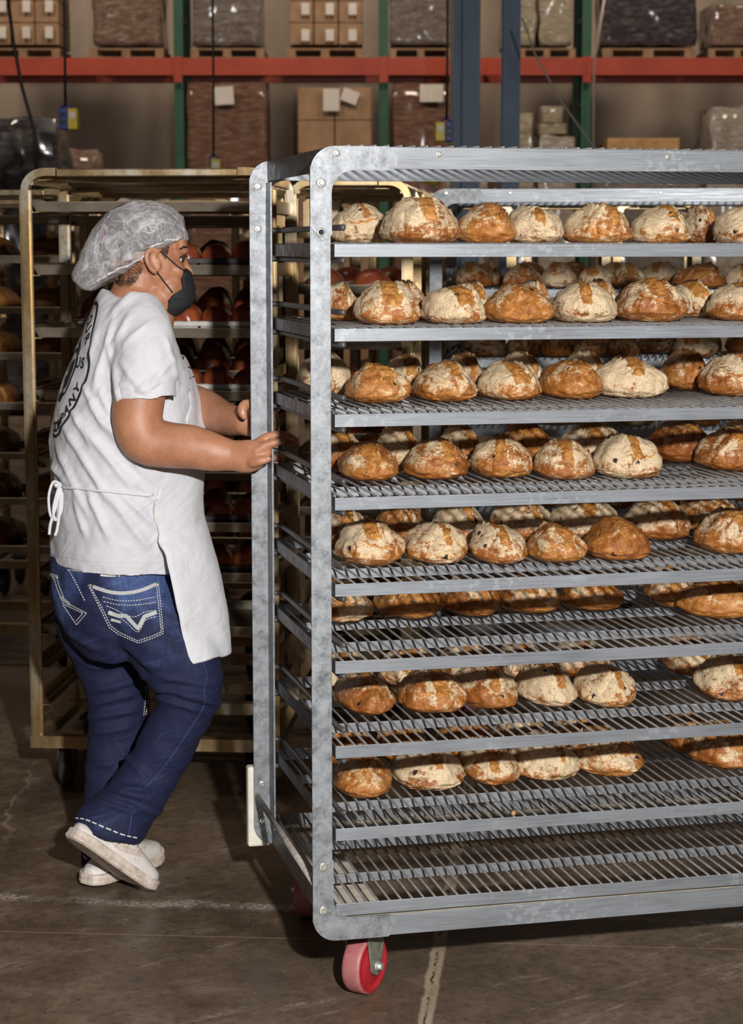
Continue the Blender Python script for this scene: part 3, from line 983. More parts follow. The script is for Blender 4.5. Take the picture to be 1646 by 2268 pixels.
def arc(cx, cz, r, a0, a1, n=8):
    return [(cx + r * math.cos(math.radians(a0 + (a1 - a0) * i / n)), cz + r * math.sin(math.radians(a0 + (a1 - a0) * i / n))) for i in range(n + 1)]

def corner_outline(top, left, W, zt, zb):
    """L-shaped gusset in the front plane"""
    o = [(.006, -.168)] if True else []
    pts = [(0, -.158)] + [(0, -.05)] + arc(.05, -.05, .05, 180, 90)[1:] + [(.160, 0), (.172, -.012), (.177, -.026), (.174, -.040), (.164, -.047)] \
        + arc(.088, -.092, .045, 90, 180) + [(.0435, -.172), (.036, -.180), (.024, -.186)]
    if not left: pts = [(W - a, b) for a, b in pts]
    pts = [(a, zt + b) if top else (a, zb - b) for a, b in pts]
    return pts

def hexbolt(mb, u, v, z, s=-1, r=.0075):
    mb.lathe([(r * 1.25, 0), (r * 1.25, .0018), (r * 1.0, .0022)], (u, v, z), (0, s, 0), 20)
    mb.lathe([(r * .8, .002), (r * .8, .006), (r * .62, .0072)], (u, v, z), (0, s, 0), 6, False)

def make_frame(root, W, D, zt, zb, main=True):
    t = .004
    fw = .042
    for left in (True, False):
        sg = 1 if left else -1
        X = lambda a: a if left else W - a
        xa, xb = sorted((X(0), X(fw)))
        # front upright: face flange and a flange turned inwards
        mb = MB().box(xa, xb, 0, t, zb + .04, zt - .04, .001)
        xi = sorted((X(fw - t), X(fw)))
        mb.box(xi[0], xi[1], t, .035, zb + .04, zt - .04)
        mb.build('upright', M['galv'], root)
        # rear upright: the inner flange comes forward
        mb = MB().box(xa, xb, D, D + t, zb + .04, zt - .04, .001)
        mb.box(xi[0], xi[1], D - .06, D, zb + .05, zt - .05)
        mb.build('upright', M['galv'], root)
        # side rails along the depth
        xo = sorted((X(fw), X(fw + t)))
        MB().box(xo[0], xo[1], t, D, zt - .046, zt - .001).build('side_rail', M['galv_dark'], root)
        MB().box(xo[0], xo[1], t, D, zb + .004, zb + .048).build('side_rail', M['galv_dark'], root)
        for top in (True, False):
            pl = MB().prism(corner_outline(top, left, W, zt, zb), -.0045, -.0005).build('corner_plate', M['galv'], root)
            zs = [(.022, -.072), (.052, -.014)] if top else [(.022, -.160), (.022, -.067)]
            for (u, dz) in zs:
                mb = MB()
                hexbolt(mb, X(u), -.0045, (zt + dz) if top else (zb - dz), -1, .0058 if dz > -.02 else .0075)
                mb.build('bolt', M['bolt'], pl)
            if top:
                MB().lathe([(.0085, 0), (.0085, .001), (.006, .0012)], (X(.021), -.0045, zt - .168), (0, -1, 0), 20).build('eyelet', M['bolt'], pl)
                MB().lathe([(.0055, 0), (.0055, .0006)], (X(.021), -.0058, zt - .168), (0, -1, 0), 16).build('bolt_hole', M['hole'], pl)
            # rear corner pieces
            ol = [(0, -.06), (0, -.05)] + arc(.05, -.05, .05, 180, 90)[1:] + [(.13, 0), (.13, -.044)] + arc(.085, -.087, .043, 90, 180) + [(.042, -.12), (0, -.12)]
            ol = [(X(a), zt + b if top else zb - b) for a, b in ol]
            pr = MB().prism(ol, D - .004, D - .0002).build('corner_plate', M['galv'], root)
            for dz in ((-.058, -.155) if top else (-.148, -.06)):
                mb = MB()
                hexbolt(mb, X(.02), D - .0002 if dz < -.13 else D - .004, zt + dz if top else zb - dz, -1, .0068)
                mb.build('bolt', M['bolt'], pr)
    for v0, v1, s in ((0, t, 1), (D, D + t, -1)):
        mb = MB().box(.05, W - .05, v0, v1, zt - .044, zt - .0005, .001)
        o = mb.build('top_rail', M['rail'], root)
        if v0 == 0:
            for u in (.262, .75, 1.24):
                b = MB(); hexbolt(b, u, 0, zt - .014, -1, .005)
                b.build('bolt', M['bolt'], o)
        mb = MB().box(.05, W - .05, v0, v1, zb + .001, zb + .045, .001)
        f0, f1 = (v1, v1 + .034) if s > 0 else (v0 - .034, v0)
        br_ = mb.build('bottom_rail', M['rail'], root)
        MB().box(.06, W - .06, f0, f1, zb + .041, zb + .045).build('rail_ledge', M['board'], br_)  # steel flange in cream: its lit, dusted top put into the colour
    # wires across the top
    mb = MB()
    n = int((W - .16) / .0265)
    for i in range(n):
        u = .08 + i * .0265
        mb.tube([(u, .0, zt + .001), (u, D, zt + .001)], .0028, 6)
    mb.build('top_wires', M['wire'], root)

make_frame(near, RW, RD, ZT, ZB)

# round runner rods, one pair per shelf on each side
SH = [1.592, 1.425, 1.254, 1.086, .910, .751, .574, .400, .2400]
BARH = .027
for i, z in enumerate(SH[:8]):
    for left in (True, False):
        X = lambda a: a if left else RW - a
        for dz in (.031, -BARH - .0066):
            pts = smooth_pts([(X(.043), RD - .055, z + dz), (X(.055), RD - .062, z + dz), (X(.0605), RD - .10, z + dz), (X(.0605), .10, z + dz), (X(.0605), .03, z + dz), (X(.064), .004, z + dz), (X(.070), -.004, z + dz)], 4)
            MB().tube(pts, [.0062] * (len(pts) - 1) + [.004], 10).build('runner_rod', M['rod'], near)
# dusty bar low on the side, bumpers, caster boards
for left in (True, False):
    X = lambda a: a if left else RW - a
    MB().tube([(X(.008), .012, .278), (X(.008), RD - .004, .278)], .0072, 12).build('side_bar', M['dust_rod'], near)
    xs = sorted((X(-.014), X(.040)))
    MB().box(xs[0], xs[1], RD + .005, RD + .035, ZB - .008, ZB + .19, .006).build('corner_bumper', M['bumper'], near)
    xs = sorted((X(.048), X(.17)))
    MB().box(xs[0], xs[1], .038, RD - .038, ZB + .026, ZB + .036).build('caster_board', M['board'], near)

def caster(u, v, ang, root):
    m = Matrix.Translation((u, v, 0)) @ Matrix.Rotation(ang, 4, 'Z')
    fk = MB()
    for s in (1, -1):
        ol = [(-.034, .150)] + [(.034, .150), (.024, .085)] + arc(0, .0635, .020, 10, -190, 10) + [(-.024, .085)]
        vs = MB().prism(ol, s * .028 - .003, s * .028 + .003, 'yz')
        fk.add(vs.v, vs.f)
    fk.box(-.031, .031, -.034, .034, .144, .150)
    fk.box(-.05, .05, -.05, .05, .150, .159)
    fk.lathe([(.022, 0), (.022, .0)], (0, 0, .15), (0, 0, 1), 12)
    c = fk.build('caster', M['fork'], root)
    c.matrix_local = m
    wm = MB().lathe([(.012, -.0215), (.040, -.0205), (.046, -.016), (.052, -.0215), (.058, -.0225), (.0625, -.0195), (.0635, -.012), (.0635, .012), (.0625, .0195), (.058, .0225), (.052, .0215), (.046, .016), (.040, .0205), (.012, .0215)], (0, 0, 0), (1, 0, 0), 48)
    w = wm.build('wheel', M['red'], c)
    w.location = (0, 0, .0637)
    for s in (1, -1):
        b = MB()
        b.lathe([(.012, .031), (.012, .034), (.0085, .0345), (.0085, .043), (.006, .045)], (0, 0, .0637), (s, 0, 0), 12)
        b.build('axle_nut', M['bolt'], c)
    return c
ca = -.52 - RYAW
caster(.135, .108, ca, near)
caster(.118, .610, ca + .25, near)
caster(RW - .13, .108, ca, near)
caster(RW - .13, .61, ca, near)

# ------------------------------------------------------------------ wire shelves (slide in and out)
SU0, SU1, SV0, SV1 = .0475, RW - .0475, -.008, RD - .03
SW, SD = SU1 - SU0, SV1 - SV0
def wire_shelf(W, D):
    root = empty('wire_shelf')
    t = .0035
    MB().box(0, W, 0, t, -BARH, -.001, .0008).build('front_bar', M['rail'], root)
    MB().box(0, W, D - t, D, -BARH, -.001).build('rear_bar', M['rail'], root)
    for x in (0, W - t):
        MB().box(x, x + t, t, D - t, -BARH, -.001).build('side_bar', M['galv_dark'], root)
    for y in (.205, .445):
        MB().box(t, W - t, y, y + t, -BARH + .002, -.0045).build('cross_bar', M['rail'], root)
    mb = MB()
    n = int((W - .03) / .0242)
    for i in range(n + 1):
        x = .016 + i * (W - .032) / n
        mb.tube([(x, .0005, -.0009), (x, D - .0005, -.0009)], .0025, 6)
    mb.build('wire_grid', M['wire'], root)
    return root
shelf0 = wire_shelf(SW, SD)
SHN = ['top shelf', 'second shelf', 'third shelf', 'fourth shelf', 'fifth shelf', 'sixth shelf', 'seventh shelf', 'eighth shelf', 'bottom shelf']
rs = random.Random(11)
for i, z in enumerate(SH):
    s = shelf0 if i == 0 else copy_tree(shelf0)
    tag(s, 'galvanized wire shelf, %s of the near grey rack, %s' % (SHN[i].split()[0], 'empty' if i == 8 else 'holding crusty loaves'), 'shelf', 'wire shelves of the near rack')
    s.location = FN @ Vector((SU0, SV0, z))
    s.rotation_euler = (0, 0, RYAW)

# ------------------------------------------------------------------ crusty loaves
def loaf_mesh(seed, kind):
    """split, floury batard lying along y, base at z=0, about .14 x .2 x .088 m"""
    W, L, H = .142, .205, .076
    rr = random.Random(seed * 7 + 1)
    bm = bmesh.new()
    bmesh.ops.create_cube(bm, size=2)
    bmesh.ops.subdivide_edges(bm, edges=list(bm.edges), cuts=33, use_grid_fill=True)
    o = Vector((seed * 5.17, seed * 2.3, 0))
    x0 = rr.uniform(-.16, .16); amp = rr.uniform(.08, .22); ph = rr.uniform(0, 6); wd = rr.uniform(.18, .40)
    skew = rr.uniform(-.10, .10); lean = rr.uniform(-.16, .16); peak = rr.uniform(.10, .26)
    side = rr.choice((1, -1))
    fz = rr.uniform(.30, .46)
    low = rr.uniform(.12, .42)                     # how far down the front the tear runs
    ear = rr.uniform(.006, .012)
    vals = []
    sg = lambda c, e: math.copysign(abs(c) ** e, c)
    for v in bm.verts:
        d = v.co.normalized()
        x, y = sg(d.x, .90), sg(d.y, .82)
        z = d.z
        up = max(0.0, z)
        taper = (1 - .18 * abs(y) ** 3 + skew * y) * (1 - peak * up ** 1.4)
        q = Vector((x, y, z)) * 1.5 + o
        lump = 1 + .11 * noise.noise(q) + .055 * noise.noise(q * 2.4)
        px, py = x * W / 2 * taper * lump + lean * up * .03, y * L / 2 * lump * (1 - .08 * up)
        pz = H * (z ** .90) * lump if z > 0 else H * .44 * z
        t = 0.0
        n3 = noise.noise(q * 3.5); n4 = noise.noise(q * 8)
        if z > -.1:
            e = x - (x0 + amp * math.sin(y * 2.2 + ph) + .10 * n3)
            w = wd * (1 - .30 * abs(y)) + .11 * n3 + .05 * n4
            if kind == 1: w += .16 * max(0, -y) ** 1.5      # opens wide on the front
            f = max(0.0, min(1.0, (z - low - .12 * n3) / .16))
            inside = abs(e) < w
            dist = abs(e) - w
            if inside:
                t = f * min(1, -dist * 9)
                pz += f * (.0045 * n4 + .0025 * noise.noise(q * 15) - .002 + .005 * max(0, 1 - (e / max(w, .02)) ** 2))
            else:
                k = f * math.exp(-(dist / .16) ** 2)
                pz += k * (ear if e * side > 0 else ear * .45) * (1 + .7 * n4)
                px += k * .003 * (-1 if e > 0 else 1)
            if kind == 2:                       # a curved ear on the front face
                zz = z - (fz + .22 * x * x - .14 * x * side + .06 * n3)
                ff = max(0, min(1, (-y - .25) / .3)) * max(0, 1 - abs(x) ** 2 * 1.6)
                if -.10 < zz < 0:
                    t = max(t, ff * min(1, (.10 + zz) * 14))
                    py += ff * .004
                elif 0 <= zz < .3:
                    py -= ff * .009 * math.exp(-(zz / .09) ** 2)
        cr = abs(noise.noise(Vector((x * 2.4, y * .9, z * 1.6)) + o * 1.3))
        if cr < .06:
            k = 1 - .045 * (1 - cr / .06)
            px *= k; py *= k; pz *= k if z > 0 else 1
        mic = .0010 * noise.noise(q * 11) + .0006 * noise.noise(q * 23)
        v.co = Vector((px, py, max(0, pz + H * .345))) + d * mic
        vals.append(t)
    zmin = min(v.co.z for v in bm.verts)
    for v in bm.verts: v.co.z = max(0, v.co.z - zmin)
    top = max(v.co.z for v in bm.verts)
    for v in bm.verts: v.co.z *= .088 / top
    me = bpy.data.meshes.new('loaf')
    bm.to_mesh(me); bm.free()
    a = me.attributes.new('tear', 'FLOAT', 'POINT')
    a.data.foreach_set('value', vals)
    me.polygons.foreach_set('use_smooth', [True] * len(me.polygons))
    me.materials.append(M['loaf'])
    return me
LOAVES = [loaf_mesh(i + 1, i % 3) for i in range(18)]

def fit_u(F, v, z, px, lo, hi):
    for _ in range(40):
        m = (lo + hi) / 2
        if proj(F @ Vector((m, v, z)))[0] < px: lo = m
        else: hi = m
    return (lo + hi) / 2

def front_v(F, z, px, py, lo, hi):
    """depth on a shelf plane seen at a picture point"""
    p = F.inverted() @ on_z(px, py, z)
    return max(lo, min(hi, p.y))

# (row, left px, right px, base px)
FRONT = {
 0: [('b', 722, 868, 541), ('f', 838, 1022, 541), ('f', 1006, 1142, 541), ('f', 1112, 1250, 542), ('f', 1248, 1398, 542), ('f', 1393, 1527, 543), ('b', 1508, 1592, 541), ('f', 1580, 1720, 543)],
 1: [('b', 690, 802, 706), ('f', 778, 938, 717), ('b', 846, 942, 700), ('f', 928, 1076, 718), ('b', 1000, 1080, 700), ('f', 1070, 1221, 720), ('b', 1140, 1216, 700), ('f', 1215, 1366, 720), ('b', 1290, 1376, 700), ('f', 1358, 1530, 722), ('b', 1478, 1576, 706), ('f', 1564, 1710, 716)],
 2: [('b', 655, 782, 862), ('f', 759, 912, 890), ('b', 850, 942, 852), ('f', 911, 1054, 890), ('b', 990, 1068, 852), ('f', 1054, 1198, 888), ('b', 1106, 1200, 850), ('f', 1196, 1331, 888), ('b', 1255, 1340, 850), ('f', 1308, 1477, 884), ('b', 1460, 1572, 868), ('f', 1545, 1700, 881)],
 3: [('b', 684, 802, 1030), ('f', 745, 887, 1067), ('b', 828, 940, 1016), ('f', 888, 1037, 1067), ('b', 968, 1066, 1014), ('f', 1034, 1181, 1065), ('b', 1106, 1224, 1014), ('f', 1176, 1321, 1069), ('b', 1238, 1386, 1014), ('f', 1312, 1469, 1067), ('b', 1438, 1578, 1030), ('f', 1538, 1700, 1050), ('b', 1580, 1720, 1008)],
 4: [('b', 700, 826, 1200), ('f', 736, 901, 1261), ('b', 828, 946, 1186), ('f', 888, 1039, 1257), ('b', 956, 1076, 1184), ('f', 1036, 1169, 1257), ('b', 1084, 1220, 1182), ('f', 1164, 1296, 1260), ('b', 1216, 1372, 1180), ('f', 1286, 1441, 1255), ('b', 1386, 1530, 1204), ('f', 1538, 1700, 1235), ('b', 1498, 1640, 1170)],
 5: [('f', 678, 826, 1373), ('f', 828, 975, 1371), ('f', 972, 1106, 1368), ('f', 1102, 1243, 1362), ('f', 1238, 1377, 1358), ('b', 1428, 1535, 1340), ('f', 1495, 1700, 1380)],
 6: [('f', 740, 878, 1593), ('b', 700, 830, 1530), ('f', 874, 1036, 1592), ('b', 832, 985, 1524), ('f', 1003, 1148, 1582), ('b', 968, 1096, 1520), ('f', 1146, 1277, 1577), ('b', 1098, 1216, 1515), ('f', 1270, 1406, 1578), ('b', 1224, 1346, 1512), ('b', 1468, 1590, 1508), ('f', 1532, 1700, 1565)],
 7: [('f', 732, 874, 1779), ('b', 690, 830, 1700), ('f', 862, 1031, 1763), ('b', 834, 950, 1696), ('f', 1013, 1146, 1752), ('b', 968, 1090, 1690), ('f', 1120, 1279, 1737), ('b', 1098, 1216, 1684), ('f', 1258, 1427, 1733), ('b', 1220, 1340, 1680), ('b', 1466, 1572, 1685), ('f', 1512, 1700, 1716)],
}
def look_of(fl):
    return 'thickly floured' if fl > .68 else ('bronze crusty' if fl < .36 else 'flour-streaked')

rl = random.Random(21)
def place_loaf(F, z, u, v, w, l, h, flour, tone, rot, lab, group, mesh=None):
    o = bpy.data.objects.new('bread_loaf', mesh or LOAVES[rl.randrange(len(LOAVES))])
    COL.objects.link(o)
    o['flour'] = flour; o['tone'] = tone
    o.matrix_world = F @ Matrix.Translation((u, v, z)) @ Matrix.Rotation(rot, 4, 'Z') @ Matrix.Diagonal((w / .142, l / .205, h / .088, 1))
    tag(o, lab, 'loaf', group)
    return o

WT = .0018                                      # wires stand this much above the shelf height
for i, items in FRONT.items():
    z = SH[i]
    counts = {'f': 0, 'b': 0}
    for (row, x0, x1, by) in sorted(items, key=lambda q: (q[0] == 'b', q[1])):
        xc = (x0 + x1) / 2
        if i == 5: v0 = front_v(FN, z, xc, by, .16, .36)
        elif row == 'f': v0 = front_v(FN, z, xc, by, .10, .20) if i > 1 else .085 + rl.uniform(-.01, .02)
        else: v0 = front_v(FN, z, xc, by, .35, .43) if i > 1 else .345
        L = rl.uniform(.185, .215) if row == 'f' else .20
        if i in (6, 7) and row == 'f': L = rl.uniform(.21, .225)
        v0 = max(.02, min(v0, RD - .05 - L))
        vc = v0 + L / 2
        u = fit_u(FN, vc, z + .03, xc, -.2, 2.0)
        sc = mpp((FN @ Vector((u, vc, z))).y, by)
        w = (x1 - x0) * sc * (.91 if row == 'f' else .92)
        u = max(u, .074 + w / 2 if False else u)
        h = min(.094, max(.082, w * .64)) * rl.uniform(.97, 1.05)
        if i in (5,): h *= .95
        if row == 'b': h = .094 if i > 1 else .088
        counts[row] += 1
        flour = rl.choice((.30, .5, .55, .62, .74, .8)) if i < 3 else rl.choice((.22, .32, .42, .52, .6, .75))
        if i in (5,): flour = rl.choice((.3, .4, .55))
        tone = rl.uniform(0, .55) + (.3 if x0 > 1430 and rl.random() < .6 else 0)
        lab = '%s loaf, %s from left in the %s row of the %s, near rack' % (look_of(flour), NTH[counts[row] - 1], 'front' if row == 'f' else 'rear', SHN[i])
        place_loaf(FN, z + WT, u, vc, w, L, h, flour, min(1, tone), rl.uniform(-.12, .12) + (PI if rl.random() < .5 else 0), lab, 'loaves on the %s of the near rack' % SHN[i])
tag(MB().bm((lambda b: (bmesh.ops.create_icosphere(b, subdivisions=2, radius=.0055), b)[1])(bmesh.new()), True, Matrix.Translation(FN @ Vector((.43, -.004, SH[7] + .0065)))).build('bread_crumb', M['wood']),
    'golden bread crumb on the front bar of the eighth shelf', 'crumb')

# ------------------------------------------------------------------ the second galvanized rack, farther back
p2 = at(948, 1500, 6.6)
far = empty('bread_rack', (p2.x, 6.6, 0), -.115)
tag(far, 'second grey galvanized bread rack standing behind the near one', 'bread rack')
make_frame(far, RW, RD, ZT - .005, ZB)
FF = frame_of(far)
SH2 = [1.60, 1.451, 1.22, .992, .71, .44]
far0 = wire_shelf(SW, SD)
FROW = {1: [(1003, 1092), (1112, 1200), (1198, 1280), (1278, 1362), (1355, 1432), (1488, 1608), (1606, 1690)],
        2: [(1036, 1120), (1118, 1196), (1194, 1270), (1268, 1345), (1345, 1420), (1490, 1590)],
        3: [(1040, 1122), (1120, 1196), (1194, 1282), (1284, 1362), (1362, 1450), (1500, 1602)],
        4: [(1000, 1086), (1084, 1172), (1170, 1252), (1250, 1330), (1328, 1412), (1476, 1560)]}
for i, z in enumerate(SH2):
    s = far0 if i == 0 else copy_tree(far0)
    tag(s, 'galvanized wire shelf, %s one in the farther grey rack' % ORD[i], 'shelf', 'wire shelves of the farther rack')
    s.location = FF @ Vector((SU0, SV0, z)); s.rotation_euler = (0, 0, -.115)
    for n, (x0, x1) in enumerate(FROW.get(i, ())):
        u = fit_u(FF, .18, z + .03, (x0 + x1) / 2, -.3, 2.2)
        w = (x1 - x0) * mpp(6.75) * .96
        fl = rl.choice((.3, .45, .55, .65, .75))
        place_loaf(FF, z + WT, u, .20, w, .2, .080 + rl.uniform(-.004, .010), fl, .5, rl.uniform(-.1, .1),
                   '%s loaf, %s from left on the %s shelf of the farther grey rack' % (look_of(fl), NTH[n], ORD[i]), 'loaves on the farther grey rack')
for i in (1, 2, 3, 4):
    for n in range(8):
        fl = rl.choice((.3, .45, .55, .65))
        place_loaf(FF, SH2[i] + WT, .155 + n * .152, .46, .138, .2, .088, fl, .6, rl.uniform(-.1, .1),
                   '%s loaf, %s from left, rear row, %s shelf of the farther rack' % (look_of(fl), NTH[n], ORD[i]), 'loaves on the farther grey rack')
for left in (True, False):
    X = lambda a: a if left else RW - a
    for z in SH2:
        for dz in (.031, -BARH - .0066):
            MB().tube([(X(.0605), RD - .05, z + dz), (X(.0605), .03, z + dz), (X(.070), -.004, z + dz)], .0062, 8).build('runner_rod', M['rod'], far)
for (u, v) in ((.13, .11), (RW - .13, .11), (.13, .6), (RW - .13, .6)): caster(u, v, .3, far)
# ================================================================== the worker
def mk_cloth(name, col, weave=900, fold=.35, rough=.85, soil=None):
    k = NT(name)
    co = k.n('ShaderNodeNewGeometry').outputs['Position']
    f1 = k.noise(k.vmath('MULTIPLY', k.n('ShaderNodeVectorRotate', {'Vector': co, 'Angle': .7}, rotation_type='Y_AXIS').outputs[0], (9, 9, 24)), 1.0, 2, .45, .6)
    f2 = k.noise(co, 26, 4, .6, .8)
    c = k.mix(k.step(f2, .3, .7, 0, .5), col, tuple(x * .93 for x in col))
    if soil:
        s = k.noise(co, 9, 5, .7)
        c = k.mix(k.step(s, .60, .74, 0, .22), c, soil)
    k.p(Base_Color=c, Roughness=rough)
    k.bs.inputs['Sheen Weight'].default_value = .15
    h = k.math('ADD', k.math('MULTIPLY', f1, fold), k.math('MULTIPLY', k.noise(co, 14, 3, .5, .6), .22))
    h = k.math('ADD', h, k.math('MULTIPLY', k.noise(co, weave, 2), .02))
    k.bump(h, .8, .03)
    return k.m
M['tee'] = mk_cloth('white_cotton_jersey', (.69, .685, .72))
M['apron'] = mk_cloth('white_apron_twill', (.73, .725, .755), 700, .22, .85, (.45, .42, .40))
M['ink'] = plain('black_print_ink', (.022, .022, .024), .7, 0, .2, 60)

def mk_denim():
    k = NT('dark_indigo_denim')
    co = k.n('ShaderNodeNewGeometry').outputs['Position']
    big = k.noise(co, 5, 4, .6, .6)
    st = k.noise(k.vmath('MULTIPLY', co, (160, 160, 22)), 1.0, 3, .6)
    fine = k.noise(co, 420, 3, .7)
    crease = k.noise(k.vmath('MULTIPLY', k.n('ShaderNodeVectorRotate', {'Vector': co, 'Angle': .35}, rotation_type='Y_AXIS').outputs[0], (7, 7, 34)), 1.0, 4, .6, .8)
    z = k.n('ShaderNodeSeparateXYZ', {0: co}).outputs[2]
    thigh = k.math('MULTIPLY', k.step(z, .55, .74), k.step(z, .86, .98, 1, 0))
    fade = k.math('ADD', k.math('MULTIPLY', k.math('MULTIPLY', thigh, k.step(big, .42, .64)), .8), k.math('MULTIPLY', k.step(crease, .60, .75), .30))
    fade = k.math('MULTIPLY', fade, k.step(st, .25, .7, .5, 1.1), 0, True)
    base = k.ramp(k.math('ADD', k.math('MULTIPLY', fine, .5), k.math('MULTIPLY', st, .5)), [(.3, (.0035, .0055, .026)), (.7, (.011, .016, .070))])
    c = k.mix(fade, base, (.085, .135, .33))
    k.p(Base_Color=c, Roughness=.8)
    k.bump(k.math('ADD', k.math('MULTIPLY', crease, .9), k.math('MULTIPLY', fine, .06)), .45, .02)
    return k.m
M['denim'] = mk_denim()
M['thread'] = plain('white_stitching', (.66, .66, .64), .8, 0, .12, 300)
M['embroid'] = plain('grey_white_embroidery', (.50, .51, .50), .85, 0, .25, 400, .3)

def mk_skin():
    k = NT('skin')
    co = k.n('ShaderNodeNewGeometry').outputs['Position']
    big = k.noise(co, 16, 4, .6)
    sp = k.noise(co, 160, 3, .6)
    dots = k.vor(co, 190, out=0)
    rn = k.n('ShaderNodeSeparateColor', {0: k.vor(co, 190, out=1)}).outputs[0]
    c = k.ramp(k.math('ADD', k.math('MULTIPLY', big, .75), k.math('MULTIPLY', sp, .25)), [(.3, (.36, .150, .078)), (.5, (.46, .205, .112)), (.72, (.56, .28, .17))])
    c = k.mix(k.math('MULTIPLY', k.step(dots, .1, .22, 1, 0), k.math('MULTIPLY', k.math('GREATER_THAN', rn, .86), .4)), c, (.25, .09, .05))
    k.p(Base_Color=c, Roughness=.48)
    k.bs.inputs['Subsurface Weight'].default_value = .12
    k.bs.inputs['Subsurface Radius'].default_value = (.012, .004, .002)
    k.bump(k.math('ADD', sp, k.noise(co, 600, 2)), .12, .003)
    return k.m
M['skin'] = mk_skin()
M['nail'] = plain('finger_nail', (.66, .36, .29), .3, 0, .08)
M['hair'] = plain('black_brown_hair', (.020, .012, .009), .6, 0, .4, 260, .4)
M['mask'] = plain('black_mask_fabric', (.016, .016, .018), .8, 0, .3, 70, .2)
M['cap'] = plain('charcoal_cap_fabric', (.042, .042, .046), .85, 0, .25, 90, .2)
M['shoe'] = plain('white_shoe_leather', (.74, .69, .645), .5, 0, .12, 35, .08)
M['eyew'] = plain('eye_white', (.65, .60, .57), .2, 0, .03)

def mk_sole():
    k = NT('scuffed_white_rubber')
    co = k.n('ShaderNodeNewGeometry').outputs['Position']
    f = k.noise(co, 38, 6, .7)
    c = k.ramp(f, [(.3, (.40, .30, .225)), (.48, (.62, .52, .44)), (.65, (.74, .67, .60))])
    k.p(Base_Color=c, Roughness=.6)
    k.bump(f, .1, .003)
    return k.m
M['sole'] = mk_sole()

def mk_net():
    k = NT('translucent_bouffant_fabric')
    co = k.n('ShaderNodeTexCoord').outputs['Object']
    f = k.noise(k.vmath('MULTIPLY', k.n('ShaderNodeVectorRotate', {'Vector': co, 'Angle': .6}, rotation_type='Y_AXIS').outputs[0], (60, 60, 170)), 1.0, 4, .7, 1.5)
    g = k.noise(co, 13, 3, .55, .9)
    ridge = k.math('POWER', k.math('SUBTRACT', 1.0, k.math('MULTIPLY', k.math('ABSOLUTE', k.math('SUBTRACT', g, .5)), 6.0), 0, True), 4.0)
    g2 = k.noise(co, 24, 3, .55, .9)
    ridge2 = k.math('POWER', k.math('SUBTRACT', 1.0, k.math('MULTIPLY', k.math('ABSOLUTE', k.math('SUBTRACT', g2, .5)), 7.0), 0, True), 5.0)
    a = k.math('ADD', k.step(f, .3, .75, .22, .44), k.math('ADD', k.math('MULTIPLY', ridge, .42), k.math('MULTIPLY', ridge2, .26)))
    lw = k.n('ShaderNodeLayerWeight', {'Blend': .35}).outputs[1]
    a = k.math('ADD', a, k.math('MULTIPLY', k.math('POWER', lw, 2.0), .45), 0, True)
    df = k.n('ShaderNodeBsdfDiffuse', {'Color': (.86, .84, .85, 1)})
    tl = k.n('ShaderNodeBsdfTranslucent', {'Color': (.80, .78, .80, 1)})
    m1 = k.n('ShaderNodeMixShader', {0: .3, 1: df.outputs[0], 2: tl.outputs[0]})
    tr = k.n('ShaderNodeBsdfTransparent', {'Color': (.97, .97, .97, 1)})
    mx = k.n('ShaderNodeMixShader', {0: a, 1: tr.outputs[0], 2: m1.outputs[0]})
    bp = k.n('ShaderNodeBump', {'Height': k.math('ADD', g, k.math('MULTIPLY', ridge, .3)), 'Strength': .7, 'Distance': .01})
    k.t.links.new(bp.outputs[0], df.inputs['Normal'])
    k.t.links.new(mx.outputs[0], k.out.inputs['Surface'])
    return k.m
M['net'] = mk_net()

# ------------------------------------------------------------------ solid union -> one continuous surface
def fused(name, parts, voxel, smooth_it=6, smooth_f=.5):
    """parts: list of (verts, faces) closed shapes"""
    mb = MB()
    for vs, fs in parts: mb.add(vs, fs)
    me = mb.mesh(name + '_src')
    o = bpy.data.objects.new(name + '_src', me)
    COL.objects.link(o)
    r = o.modifiers.new('r', 'REMESH'); r.mode = 'VOXEL'; r.voxel_size = voxel
    s = o.modifiers.new('s', 'SMOOTH'); s.iterations = smooth_it; s.factor = smooth_f
    dg = bpy.context.evaluated_depsgraph_get()
    out = bpy.data.meshes.new_from_object(o.evaluated_get(dg))
    bpy.data.objects.remove(o); bpy.data.meshes.remove(me)
    out.name = name
    out.polygons.foreach_set('use_smooth', [True] * len(out.polygons))
    return out

def verts_of(me):
    a = np.empty(len(me.vertices) * 3); me.vertices.foreach_get('co', a); return a.reshape(-1, 3)
def normals_of(me):
    a = np.empty(len(me.vertices) * 3); me.vertex_normals.foreach_get('vector', a); return a.reshape(-1, 3)

